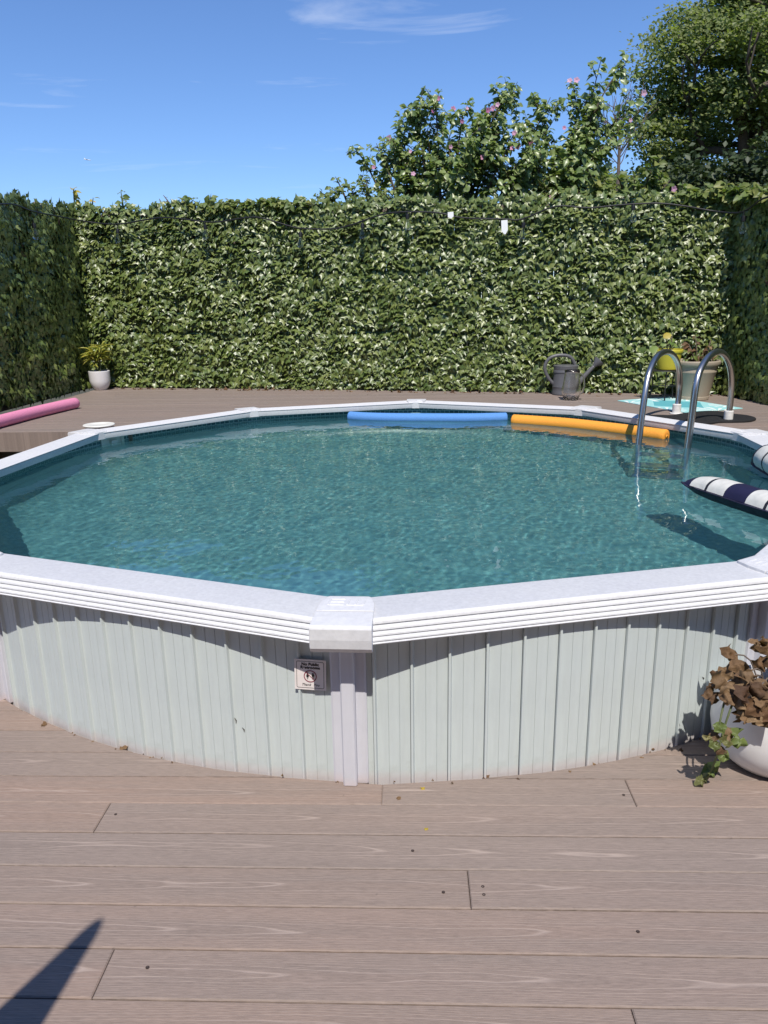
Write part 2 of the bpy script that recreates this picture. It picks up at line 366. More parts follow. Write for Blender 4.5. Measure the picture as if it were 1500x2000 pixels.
TH = R(-2.2); cT, sT = math.cos(TH), math.sin(TH)
def to_uv(p): return (p[0]*cT+p[1]*sT, -p[0]*sT+p[1]*cT)
def from_uv(u, v): return Vector((u*cT-v*sT, u*sT+v*cT))
pcu, pcv = to_uv(PC)
def circ_cut(rad):
    def f(v):
        d = rad*rad-(v-pcv)**2
        return None if d <= 0 else (pcu-math.sqrt(d), pcu+math.sqrt(d))
    return f
def poly_cut(off):
    P = [to_uv(VI[i]+MIT[i][0]*off*MIT[i][1]) for i in range(NV)]
    def f(v):
        xs = []
        for i in range(NV):
            (a, b), (c, d) = P[i], P[(i+1) % NV]
            if (b-v)*(d-v) < 0: xs.append(a+(c-a)*(v-b)/(d-b))
        return (min(xs), max(xs)) if len(xs) >= 2 else None
    return f
BW = .1375; GAP = .0032
def row_pieces(v0, v1, uL, uR, cut, jag=0):
    """left and right outline polygons of one row, cut round the pool"""
    ss = np.linspace(v0, v1, 5); cs = [cut(v) for v in ss]
    if all(c is None for c in cs): return [[(uL, v0), (uR, v0), (uR, v1), (uL, v1)]]
    apex = [c for c in cs if c]; mid = sum((c[0]+c[1])/2 for c in apex)/len(apex)
    j = random.uniform(-jag, jag*.2)
    Lx = [min(c[0]+j if c else mid, mid) for c in cs]; Rx = [max(c[1]-j if c else mid, mid) for c in cs]
    if all(cs):
        j = 0
    out = []
    if min(Lx) > uL+.03: out.append([(uL, v0)]+[(x, v) for x, v in zip(Lx, ss)]+[(uL, v1)])
    if max(Rx) < uR-.03: out.append([(uR, v1)]+[(x, v) for x, v in zip(Rx[::-1], ss[::-1])]+[(uR, v0)])
    return out
def clip_u(poly, lo, hi):
    def half(P, s, lim):
        out = []
        for i in range(len(P)):
            a, b = P[i-1], P[i]; ia = s*(a[0]-lim) <= 0; ib = s*(b[0]-lim) <= 0
            if ia != ib:
                t = (lim-a[0])/(b[0]-a[0]); out.append((lim, a[1]+t*(b[1]-a[1])))
            if ib: out.append(b)
        return out
    P = half(poly, -1, lo); return half(P, 1, hi) if P else P
def add_board(poly, z0, z1, mt, parent, bev=.003):
    if len(poly) < 3: return
    us = [p[0] for p in poly]; vs_ = [p[1] for p in poly]
    if max(us)-min(us) < .02: return
    o = ((min(us)+max(us))/2, (min(vs_)+max(vs_))/2)
    mb = MB(); mb.prism([(p[0]-o[0], p[1]-o[1]) for p in poly], z0, z1, bev)
    w = from_uv(*o)
    return mb.build('deck_board', mt, parent, loc=(w.x, w.y, random.uniform(-.0012, .0012)), rot=(0, 0, TH))
deck = empty('deck', kind='structure')
joint_px = {  # row -> list of joint pixels seen in the photograph
}
def uvpx(px, py, z=0): return to_uv(at_z(px, py, z))
V0 = 1.336*cT
seen = [((201, 1900)), ((1238, 1985)), ((917, 1740)), ((200, 1595)), ((1233, 1550))]
jts = {}
for s_ in seen:
    u, v = uvpx(*s_); jts.setdefault(math.floor((v-V0)/BW), []).append(u)
cutN = circ_cut(2.437)
for k in range(-20, 26):
    v0 = V0+k*BW; v1 = v0+BW-GAP
    cuts = list(jts.get(k, []))
    if not cuts:
        c0 = random.choice([-2.6, -2.2, 2.3, 2.7])
        cuts = [c0]
    cuts = sorted(cuts+[min(cuts)-5.4, max(cuts)+5.4]); cuts = [-4.4]+[c for c in cuts if -4.4 < c < 4.4]+[4.4]
    for pc_ in row_pieces(v0, v1, -4.4, 4.4, cutN, .012):
        for a, b in zip(cuts[:-1], cuts[1:]):
            q = clip_u(pc_, a+.0008, b-.0008)
            add_board(q, -.025, 0, M_DECK, deck)
# countersunk screw heads that show on the near boards
ms = MB(); ms.lathe([(.0045, 0), (.0045, .0012), (.003, .0014), (.0012, .0004)], 10)
sm = ms.mesh('screw', mat('dull_screw', (.045, .03, .026), .6))
for q in ((943, 1732), (945, 1748), (806, 1662), (866, 1743), (1218, 1553), (1246, 1820), (288, 1890), (226, 1591)):
    p = at_z(*q, 0); link('screw', sm, deck, loc=(p.x, p.y, 0.0005))

raised = empty('raised_deck', kind='structure')
cutF = poly_cut(.235)
VF = 5.79
for k in range(-10, 26):
    v0 = VF+k*BW; v1 = v0+BW-GAP
    for pc_ in row_pieces(v0, v1, -3.62, 3.6, cutF):
        right = sum(p[0] for p in pc_)/len(pc_) > pcu
        if k < 0 and not right: continue
        c0 = random.uniform(-3.3, 3.3)
        for a, b in ((-5, c0), (c0, 5)):
            q = clip_u(pc_, a+.0008, b-.0008)
            add_board(q, FDZ-.025, FDZ, M_FDECK, raised)
xl = cutF(VF)[0]
mb = MB(); mb.box(-3.62, VF-.022, FDZ-.155, xl+.15, VF-.002, FDZ-.004)
o = mb.build('fascia_board', M_FDECK, raised); o.rotation_euler = (0, 0, TH)
mb = MB(); mb.box(-3.6, VF+.3, -.35, -3.5, VF+.4, FDZ-.03); mb.box(-2.6, VF+.3, -.35, -2.5, VF+.4, FDZ-.03)
mb.box(-3.6, VF+.42, -.30, xl-.1, VF+.46, FDZ-.03)
o = mb.build('deck_frame', mat('deck_frame_wood', (.11, .085, .06), .9), raised); o.rotation_euler = (0, 0, TH)

# ------------------------------------------------------------------ swimming pool
pool = empty('swimming_pool', (PC.x, PC.y, 0), label='above ground ten-sided swimming pool with white rim and pale siding', cat='swimming pool')
def wp(o):   # world-space mesh under the pool Empty
    o.location = (-PC.x, -PC.y, 0); return o
# ledge
STEP = []
o0, z0 = .165, .0
for i in range(4):
    a = o0+i*.0095; z = -(0, .0178, .0328, .0458)[i]; hs_ = (.0178, .015, .013, .0117)[i]/.0143
    STEP += [(a+.002, z-.0004*hs_), (a+.0065, z-.0018*hs_), (a+.0098, z-.0052*hs_), (a+.0108, z-.0102*hs_), (a+.0060, z-.0118*hs_), (a+.0065, z-.0140*hs_)]
PROF = [(.016, -.044), (.0, -.046), (-.001, -.044), (-.001, -.0075), (.003, -.0065), (.003, -.005), (-.0045, -.0045), (-.005, -.001), (-.001, .001), (.158, .001), (.163, .0022)]+STEP+[(.2045, -.0585), (.2075, -.0602), (.206, -.063), (.19, -.063), (.03, -.05)]
for i in range(NV):
    j = (i+1) % NV; v = []; n = len(PROF)
    for a in (i, j):
        m, k = MIT[a]
        e = (VI[j]-VI[i]).normalized()*(.004 if a == i else -.004)
        for (o_, z) in PROF:
            p = VI[a]+m*o_*k+e; v.append((p.x-PC.x, p.y-PC.y, RIMZ+z))
    f = [(q, (q+1) % n, (q+1) % n+n, q+n) for q in range(n)]+[tuple(range(n-1, -1, -1)), tuple(range(n, 2*n))]
    MB().add(v, f).build('top_rail', M_RIM, pool, angle=32)
# caps
def loft(prof, n_under=None):
    """prof rows (o, ztop, zbot, halfwidth) -> closed solid in the cap frame: x tangential, y outward"""
    v = []; f = []
    for (o_, zt, zb, w) in prof: v += [(-w, o_, zt), (w, o_, zt), (w, o_, zb), (-w, o_, zb)]
    for i in range(len(prof)-1):
        for q in range(4):
            a = i*4+q; b = i*4+(q+1) % 4; f.append((a, b, b+4, a+4))
    f += [(3, 2, 1, 0), tuple((len(prof)-1)*4+q for q in range(4))]
    return MB().add(v, f)
def bevel(o, w=.003, s=2):
    md = o.modifiers.new('bevel', 'BEVEL'); md.width = w; md.segments = s; md.limit_method = 'ANGLE'; md.angle_limit = R(35)
    return o
capi = loft([(-.012, .004, -.05, .058), (-.010, .0085, -.05, .061), (.0, .0105, -.048, .068), (.016, .0115, -.004, .073), (.045, .012, -.004, .082), (.075, .012, -.004, .0855), (.112, .011, -.004, .087)]).mesh('rail_cap', M_CAP)
cf = MB(); CP = [(.1145, .0095), (.16, .0095), (.212, .0075), (.219, .0045), (.2225, -.002), (.2245, -.034), (.222, -.062), (.212, -.077), (.200, -.079), (.18, -.03), (.1145, -.004)]; k = len(CP)
cf.add([(-.0865-.004*min(1, (o_-.11)/.09), o_, z) for o_, z in CP]+[(.0865+.004*min(1, (o_-.11)/.09), o_, z) for o_, z in CP], [tuple(range(k)), tuple(range(2*k-1, k-1, -1))]+[(q, q+k, (q+1) % k+k, (q+1) % k) for q in range(k)])
capf = cf.mesh('cap_front', M_CAP)
em = MB()
def bar(x0, y0, x1, y1, w=.0035):
    x0, x1 = -x0, -x1; d = Vector((x1-x0, y1-y0)); l = d.length; d /= l; n_ = Vector((-d.y, d.x))*w
    P = [Vector((x0, y0))-n_, Vector((x1, y1))-n_, Vector((x1, y1))+n_, Vector((x0, y0))+n_]
    em.prism([(p.x, p.y) for p in P], .0105, .0136, .0014)
for yy in (.024, .047, .070): bar(-.052, yy, -.008, yy)
bar(-.054, .024, -.056, .070)
for x0 in (.002, .026, .050): bar(x0+.004, .025, x0, .068)
bar(.0, .071, .052, .071)
emm = em.mesh('emblem', M_CAP)
for i in range(NV):
    m, k = MIT[i]; ang = math.atan2(m.y, m.x)-math.pi/2
    for nm_, me in (('rail_cap', capi), ('cap_front', capf)):
        if nm_ == 'rail_cap':
            c = bevel(link('rail_cap', me, pool, loc=(VI[i].x-PC.x, VI[i].y-PC.y, RIMZ), rot=(0, 0, ang)), .006, 3); capo = c
        else:
            bevel(link('cap_front', me, capo), .0025, 2)
    link('emblem', emm, capo)
# siding panels on the half of the wall that stands clear of the raised deck
NP = 13; DA = 2*math.pi/(NV*NP)
prof = [(.0, -.003), (.0, .010), (.012, .0115), (.06, .0115), (.085, .002), (.10, .0), (.395, .0), (.402, -.0022), (.408, -.0022), (.415, 0), (.69, 0), (.697, -.0022), (.703, -.0022), (.71, 0), (.985, 0), (.99, -.005)]
v = []
for z in (-.045, .56):
    for (t, d) in prof:
        a = t*DA; v.append(((RWALL+d)*math.cos(a), (RWALL+d)*math.sin(a), z))
n = len(prof)
pm = MB().add(v, [(q, q+1, q+1+n, q+n) for q in range(n-1)]).mesh('wall_panel', M_WALL)
a0 = math.atan2(VI[0].y-PC.y, VI[0].x-PC.x)
for k in range(-34, 34):
    link('wall_panel', pm, pool, rot=(0, 0, a0+k*DA+DA*.64))
mb = MB(); mb.lathe([(RWALL-.006, -.3), (RWALL-.006, .56)], 120, close=False)
mb.build('wall_shell', M_WALL, pool, smooth=True)
# posts
pb = MB()
pb.prism([(-.056, -.004), (.056, -.004), (.056, .010), (.05, .013), (-.05, .013), (-.056, .010)], -.006, .553)
pf = MB(); pf.prism([(-.022, .011), (.022, .011), (.0225, .036), (.018, .041), (-.018, .041), (-.0225, .036)], .0015, .552)
pbm = pb.mesh('upright', M_POST); pfm = pf.mesh('channel', M_POST)
for i in range(NV):
    d = VI[i]-PC; ang = math.atan2(d.y, d.x)
    u = link('upright', pbm, pool, loc=(RWALL*math.cos(ang), RWALL*math.sin(ang), 0), rot=(0, 0, ang-math.pi/2))
    link('channel', pfm, u)
# liner
def cyl_uv(rad, zs, n, name):
    me = bpy.data.meshes.new(name); v = []; f = []; uvs = []
    for z in zs:
        for j in range(n): a = 2*math.pi*j/n; v.append((rad*math.cos(a), rad*math.sin(a), z))
    for i in range(len(zs)-1):
        for j in range(n):
            b = (j+1) % n; f.append((i*n+b, i*n+j, (i+1)*n+j, (i+1)*n+b))
            s0 = 2*math.pi*rad*j/n; s1 = 2*math.pi*rad*(j+1)/n; uvs += [(s1, zs[i]), (s0, zs[i]), (s0, zs[i+1]), (s1, zs[i+1])]
    me.from_pydata(v, [], f); l = me.uv_layers.new(name='UVMap'); l.data.foreach_set('uv', np.array(uvs).ravel())
    me.polygons.foreach_set('use_smooth', [True]*len(f)); me.materials.append(M_LINER); me.update(); return me
FLOORZ = -.33
lw = link('liner_wall', cyl_uv(2.40, [FLOORZ-.02, .0, .36, .575], 160, 'liner_wall'), pool)
mb = MB(); mb.lathe([(r_, FLOORZ+z_) for r_, z_ in ((.01, 0), (1.0, 0), (1.9, .0), (2.08, .025), (2.2, .075), (2.29, .145), (2.35, .23), (2.385, .32), (2.396, .40))], 96, close=False)
fl = mb.build('liner_floor', M_LINER, pool, smooth=True)
l = fl.data.uv_layers.new(name='UVMap')
for p in fl.data.polygons:
    for li in p.loop_indices: co = fl.data.vertices[fl.data.loops[li].vertex_index].co; l.data[li].uv = (co.x, co.y)
for o in (lw, fl):
    try: o.cycles.is_caustics_receiver = True
    except Exception: pass
# skimmer mouth in the wall near the left corner
pS = at_z(247, 858, .525); dS = Vector((pS.x, pS.y))-PC; aS = math.atan2(dS.y, dS.x)
sk = MB()
M_SK = mat('aged_white_plastic', (.66, .68, .66), .5, noise=.06)
for b_ in ((-.11, -.085, .11, -.065), (-.11, .055, .11, .075), (-.11, -.065, -.085, .055), (.085, -.065, .11, .055)):
    sk.box(b_[0], -.012, b_[1], b_[2], .0, b_[3])
sk.box(-.085, -.002, -.065, .085, .0, .055)
so = sk.build('skimmer_frame', M_SK, pool, loc=(2.398*math.cos(aS), 2.398*math.sin(aS), .49), rot=(0, 0, aS-math.pi/2))
mb = MB(); mb.box(-.03, -.03, -.0, .03, -.012, .02); mb.build('skimmer_flap', mat('white_plastic', (.72, .73, .70), .45), so)

# water
def water_mesh():
    n = 420; r0 = 2.398
    g1 = np.linspace(-2.42, 2.42, n); X, Y = np.meshgrid(g1, g1)
    Z = np.zeros_like(X); r2 = np.random.default_rng(5)
    for lam, amp, cnt in ((.9, .0012, 6), (.45, .00065, 10), (.22, .00028, 16), (.11, .00014, 24), (.06, .00011, 30)):
        for _ in range(cnt):
            a = r2.uniform(0, 2*math.pi); k = 2*math.pi/(lam*r2.uniform(.75, 1.3)); ph = r2.uniform(0, 2*math.pi)
            Z += amp/math.sqrt(cnt)*np.sin(k*(X*math.cos(a)+Y*math.sin(a))+ph+.6*np.sin(1.7*X+ph)+.6*np.sin(2.1*Y-ph))
    V = np.stack([X.ravel(), Y.ravel(), Z.ravel()], 1); rr = np.hypot(V[:, 0], V[:, 1])
    s = np.where(rr > r0, r0/np.maximum(rr, 1e-6), 1); V[:, 0] *= s; V[:, 1] *= s
    I = np.arange(n*n).reshape(n, n)
    F = np.stack([I[:-1, :-1].ravel(), I[:-1, 1:].ravel(), I[1:, 1:].ravel(), I[1:, :-1].ravel()], 1)
    keep = (rr[F].min(1) < r0); F = F[keep]
    used = np.zeros(n*n, bool); used[F.ravel()] = True; mp_ = np.cumsum(used)-1
    return V[used], mp_[F]
mw = bpy.data.materials.new('pool_water'); mw.use_nodes = True; N, L = nodes(mw)
for n_ in list(N): N.remove(n_)
out = N.new('ShaderNodeOutputMaterial'); gl = N.new('ShaderNodeBsdfGlass'); gl.inputs['IOR'].default_value = 1.333; gl.inputs['Roughness'].default_value = 0.0
gl.inputs['Color'].default_value = (.93, 1, .99, 1); 
df = N.new('ShaderNodeBsdfDiffuse'); df.inputs[0].default_value = (.11, .31, .345, 1)      # faint cloudiness of the water
ms_ = N.new('ShaderNodeMixShader'); ms_.inputs[0].default_value = .075; L.new(gl.outputs[0], ms_.inputs[1]); L.new(df.outputs[0], ms_.inputs[2]); L.new(ms_.outputs[0], out.inputs[0])
V, F = water_mesh()
wme = big_mesh('water', V, F, mw, smooth=True)
wat = link('water', wme, loc=(PC.x, PC.y, WATERZ), kind='structure')
try: wat.cycles.is_caustics_caster = True
except Exception: pass

#PART2
# ------------------------------------------------------------------ hedge fences
def ivy_template(seed):
    r = np.random.default_rng(seed)
    half = [(.0, .0), (.16, .10), (.36, .07), (.50, .14), (.42, -.12), (.50, -.34), (.24, -.42), (.11, -.72), (0, -1.0)]
    rt = [(x*(1+r.uniform(-.1, .1)), y+r.uniform(-.03, .03)) for x, y in half[1:-1]]
    lt = [(-x*(1+r.uniform(-.1, .1)), y+r.uniform(-.03, .03)) for x, y in half[1:-1]][::-1]
    ring = [half[0]]+rt+[half[-1]]+lt
    P = [(0, -.28)]+ring
    v = np.array([(x, y, -.34*abs(x)-.22*max(0, -y-.35)**1.5 - .25*max(0, y+.05)) for x, y in P]); v[0, 2] += .015
    n = len(ring); f = np.array([(0, 1+(i+1) % n, 1+i) for i in range(n)])
    return v, f
IVY = [ivy_template(s) for s in (1, 2, 3)]
def lerp(a, b, t): return a+(b-a)*t

def ivy_fence(A, B, zb, zta, ztb, count, label_f, label_i, seed, pick_off=.05, ptop=0.0, azs=30, els=20):
    """A,B: ground points of the leaf face; leaves hang on a wire net in front of a picket fence"""
    r = np.random.default_rng(seed)
    A = np.array(A[:2]); B = np.array(B[:2]); d = B-A; Ln = np.hypot(*d); d /= Ln; nrm = np.array([d[1], -d[0], 0.])  # towards the pool
    if np.dot(nrm[:2], np.array([0, 4.5])-(A+B)/2) < 0: nrm = -nrm
    fe = empty('picket_fence', (*(A+d*Ln/2-nrm[:2]*pick_off), zb), label=label_f, cat='fence', group='wooden fences behind the ivy')
    fe.rotation_euler = (0, 0, math.atan2(d[1], d[0])); fe_inv = None
    pw = .142; n = int(Ln/pw)+2; s = -1 if np.dot(nrm[:2], np.array([-d[1], d[0]])) > 0 else 1
    for i in range(n):
        u = -Ln/2+(i+.5)*pw-.07; t = min(1, max(0, (u+Ln/2)/Ln))
        h = lerp(zta, ztb, t)-zb+ptop+r.uniform(-.02, .03)
        w = pw/2-.003
        mb = MB(); mb.add([(-w, 0, -.02), (w, 0, -.02), (w, 0, h-.035), (w-.03, 0, h), (-w+.03, 0, h), (-w, 0, h-.035)]+[(-w, s*.016, -.02), (w, s*.016, -.02), (w, s*.016, h-.035), (w-.03, s*.016, h), (-w+.03, s*.016, h), (-w, s*.016, h-.035)],
            [(0, 1, 2, 3, 4, 5), (11, 10, 9, 8, 7, 6)]+[(i_, i_+6, (i_+1) % 6+6, (i_+1) % 6) for i_ in range(6)])
        mb.build('picket', M_PICKET, fe, loc=(u, s*r.uniform(.0, .006), 0))
    mb = MB()
    for zr in (.3, 1.45): mb.box(-Ln/2, s*.02 if s > 0 else -.06, zr, Ln/2, .06 if s > 0 else -.02, zr+.08)
    mb.build('fence_rail', M_PICKET, fe)
    # leaves
    iv = empty('ivy_screen', (*(A+d*Ln/2), zb), label=label_i, cat='ivy hedge', group='ivy screens round the pool deck')
    org = np.array([*(A+d*Ln/2), zb])
    u = r.uniform(0, Ln, count); q = r.uniform(0, 1, count)
    H = lerp(zta, ztb, u/Ln)-zb
    lump = .014*np.sin(u*5.1+1)+.014*np.sin(u*11.7)+.016*np.sin(u*23+2)
    hh = q*(H+.02+lump)+.03
    # sparse horizontal seams where the panels of the screen meet
    dep = r.beta(2.2, 1.5, count)*.085
    lumpy = .009*np.sin(u*7+hh*9)+.008*np.sin(u*17-hh*13+1)+.008*np.sin(u*3+hh*21)
    dep = np.clip(dep+lumpy, .0, .17)
    for sm_ in (.33, .66):
        near = np.abs(hh/H-sm_-.006*np.sin(u*2)) < .007; dep[near] *= .35
    P = np.stack([A[0]+d[0]*u, A[1]+d[1]*u, zb+hh], 1)+nrm[None]*(dep-.03)[:, None]
    el = r.normal(R(26 if azs > 20 else 0), R(els), count); az = r.normal(0, R(azs), count)
    # bunches of neighbouring leaves lean the same way, as on woven panels
    az += .35*azs/30*np.sin(u*9+hh*4); el += .22*els/20*np.sin(u*6-hh*11)
    dd = np.array([d[0], d[1], 0.])
    Nn = (nrm[None]*np.cos(el)[:, None]*np.cos(az)[:, None]+dd[None]*(np.cos(el)*np.sin(az))[:, None]+np.array([0, 0, 1.])[None]*np.sin(el)[:, None])
    roll = r.normal(0, R(38), count)
    top = hh > H-.05; roll[top] += r.choice([-1, 1], top.sum())*r.uniform(1.2, 3.1, top.sum())*(r.random(top.sum()) < .55)
    tip = -np.array([0, 0, 1.])[None]*np.cos(roll)[:, None]+dd[None]*np.sin(roll)[:, None]
    Rm = frames(Nn, tip); S = r.normal(.059, .013, count).clip(.032, .10)
    kind = r.integers(0, 3, count); rnd = r.random(count)
    # 300 largest in front as single leaves, the rest together
    score = S+dep*.25; order = np.argsort(-score); solo = set(order[:300].tolist())
    Vs, Fs, Rs, off = [], [], [], 0
    for k in range(3):
        tv, tf = IVY[k]; idx = np.array([i for i in range(count) if kind[i] == k and i not in solo])
        V, F = scatter(tv, tf, P[idx]-org, Rm[idx], S[idx]); Vs.append(V); Fs.append(F+off); Rs.append(np.repeat(rnd[idx], len(tv))); off += len(V)
    link('leaves', big_mesh('leaves', np.concatenate(Vs), np.concatenate(Fs), M_IVY, np.concatenate(Rs)), iv, kind='stuff')
    for i in sorted(solo):
        o = bpy.data.objects.new('leaf', IVYM[kind[i]]); COL.objects.link(o); o.parent = iv
        M = Matrix([[*(Rm[i][a]*S[i]), P[i][a]-org[a]] for a in range(3)]+[[0, 0, 0, 1]]); o.matrix_local = M
    # wire net the leaves are tied to
    mb = MB(); ang = math.atan2(d[1], d[0])
    for k in range(int(Ln/.11)):
        uu = -Ln/2+k*.11; h = lerp(zta, ztb, (uu+Ln/2)/Ln)-zb
        mb.tube([(uu, 0, .03), (uu, 0, h+.01)], .0022, 4, False)
    for zz in np.arange(.06, min(zta, ztb)-zb, .11):
        mb.tube([(-Ln/2, 0, zz), (Ln/2, 0, zz)], .0022, 4, False)
    mb.tube([(-Ln/2, 0, zta-zb+.01), (Ln/2, 0, ztb-zb+.01)], .003, 4, False); mb.tube([(-Ln/2, 0, zta-zb-.02), (Ln/2, 0, ztb-zb-.02)], .0022, 4, False)
    w = mb.build('wire_net', M_WIRE, iv, loc=(nrm[0]*.012, nrm[1]*.012, 0), rot=(0, 0, ang))
    return iv
IVYM = []
for k in range(3):
    me = big_mesh('leaf', IVY[k][0], IVY[k][1], M_IVY, np.zeros(len(IVY[k][0]))); IVYM.append(me)
CL = np.array((-3.46, 9.17)); CR = np.array((3.43, 7.44))
ivy_fence(CL, CR, FDZ, 2.50, 2.335, 32000, 'weathered cedar picket fence behind the sunlit back ivy', 'long sunlit wall of green ivy leaves behind the pool', 3)
ivy_fence(CL+np.array((.03, .0)), (-3.70, 4.2), FDZ, 2.50, 2.33, 19000, 'weathered cedar picket fence behind the shaded ivy beside the pink noodle', 'dark shaded wall of ivy leaves beside the pink noodle', 4, ptop=.02, azs=15, els=13)
ivy_fence(np.array((3.30, 7.52)), (3.66, 4.0), FDZ, 2.335, 2.34, 12000, 'weathered cedar picket fence behind the shaded ivy beside the beige pot', 'very dark shaded wall of ivy leaves beside the beige pot', 5, azs=12, els=12)

# ------------------------------------------------------------------ string lights along the hedge
def fence_pt(px, py, off=.14):
    """point on the plane just in front of whichever hedge this pixel looks at"""
    best = None
    for (a, b) in ((CL, CR), (np.array((-3.70, 4.2)), CL), (np.array((3.30, 7.52)), np.array((3.66, 4.0)))):
        d = b-a; L_ = np.hypot(*d); d = d/L_; n_ = np.array((-d[1], d[0]))
        if np.dot(n_, np.array([0, 4.5])-(a+b)/2) < 0: n_ = -n_
        a2 = a+n_*off; rr = ray(px, py); den = rr.x*n_[0]+rr.y*n_[1]
        if abs(den) < 1e-6: continue
        t = (a2[0]*n_[0]+a2[1]*n_[1])/den
        if t <= 0: continue
        if best is None or t < best: best = t
    rr = ray(px, py); return Vector((rr.x*best, rr.y*best, HC+rr.z*best))
def smooth_path(P, n=4):
    P = [Vector(p) for p in P]; out = []
    for i in range(len(P)-1):
        p0, p1, p2, p3 = P[max(i-1, 0)], P[i], P[i+1], P[min(i+2, len(P)-1)]
        for k in range(n):
            t = k/n; out.append(.5*((2*p1)+(p2-p0)*t+(2*p0-5*p1+4*p2-p3)*t*t+(3*p1-p0-3*p2+p3)*t**3))
    out.append(P[-1]); return out
cab = [(-40, 405), (20, 398), (62, 412), (110, 422), (170, 433), (230, 438), (285, 429), (330, 425), (400, 433), (430, 433), (500, 424), (560, 440), (588, 446), (650, 447), (690, 438), (760, 416), (850, 415), (900, 425), (985, 428), (1020, 428), (1085, 403), (1150, 406), (1215, 400), (1285, 397), (1340, 403), (1400, 413), (1450, 414), (1490, 388), (1530, 380)]
sl = empty('string_lights', tuple(fence_pt(750, 416)), label='black cable of clear hanging bulbs strung along the hedge top', cat='string lights'); bpy.context.view_layer.update()
so_ = sl.location.copy()
cp_ = smooth_path([fence_pt(*p) for p in cab], 4)
mb = MB(); mb.tube([p-so_ for p in cp_], .008, 6); mb.build('cable', M_BLACK, sl, smooth=True)
M_BULB = mat('clear_bulb_glass', (.9, .92, .92), .02, trans=1, ior=1.45)
sb = MB(); sb.lathe([(.006, .085), (.006, .05), (.017, .048), (.019, .04), (.019, .002), (.015, 0)], 14); sbm = sb.mesh('socket', M_BLACK, angle=40)
gb = MB(); gb.lathe([(.004, -.112), (.014, -.108), (.026, -.092), (.030, -.072), (.027, -.048), (.017, -.018), (.013, -.002), (.012, .001)], 18)
gbm = gb.mesh('bulb', M_BULB, True)
for (x, y) in ((67, 446), (230, 456), (401, 448), (587, 463), (708, 446), (796, 428), (1022, 445), (1237, 411), (1452, 433)):
    p = fence_pt(x, y); b_ = link('bulb', gbm, sl, loc=p-so_, rot=(random.uniform(-.1, .1), random.uniform(-.1, .1), 0)); link('socket', sbm, b_)
M_TAG = mat('white_plastic_tag', (.78, .78, .76), .5)
for (x, y, w, h, lb) in ((985, 430, .03, .13, 'long pointed white plant tag hanging from the light cable'), (880, 414, .028, .06, 'short white plant tag hanging from the light cable')):
    p = fence_pt(x, y, .155); mb = MB()
    mb.prism([(-w, 0), (w, 0), (w, -h*.72), (w*.25, -h), (-w*.25, -h), (-w, -h*.72)], -.0015, .0015)
    o = mb.build('plant_tag', M_TAG, loc=p, rot=(R(84), R(random.uniform(-5, 5)), R(-10)), label=lb, cat='tag')

# ------------------------------------------------------------------ plants behind the fence
def leaf_template(w=.34, cup=.1, droop=.25, teeth=False):
    v = np.array([(0, 0, 0), (w*.55, -.2, cup*.6), (w, -.48, cup), (w*.55, -.78, cup*.3-droop*.4), (0, -1, -droop), (-w*.55, -.78, cup*.3-droop*.4), (-w, -.48, cup), (-w*.55, -.2, cup*.6), (0, -.5, -.02)])
    f = np.array([(8, 1, 0), (8, 2, 1), (8, 3, 2), (8, 4, 3), (8, 5, 4), (8, 6, 5), (8, 7, 6), (8, 0, 7)])
    return v, f
LEAFT = leaf_template()
def flower_mesh():
    V = []; F = []
    for k in range(5):
        a = 2*math.pi*k/5; c, s = math.cos(a), math.sin(a)
        pts = [(0, 0, 0), (.18, .22, .14), (.5, .38, .30), (.85, .3, .30), (.95, 0, .26), (.85, -.3, .30), (.5, -.38, .30), (.18, -.22, .14), (.5, 0, .20)]
        b = len(V); V += [(x*c-y*s, x*s+y*c, z) for x, y, z in pts]; F += [(b+8, b+i, b+(i+1) % 8) for i in range(8)]
    return np.array(V), np.array(F)
FV, FF = flower_mesh(); FLM = big_mesh('flower', FV, FF, M_PETAL, np.zeros(len(FV)), True)
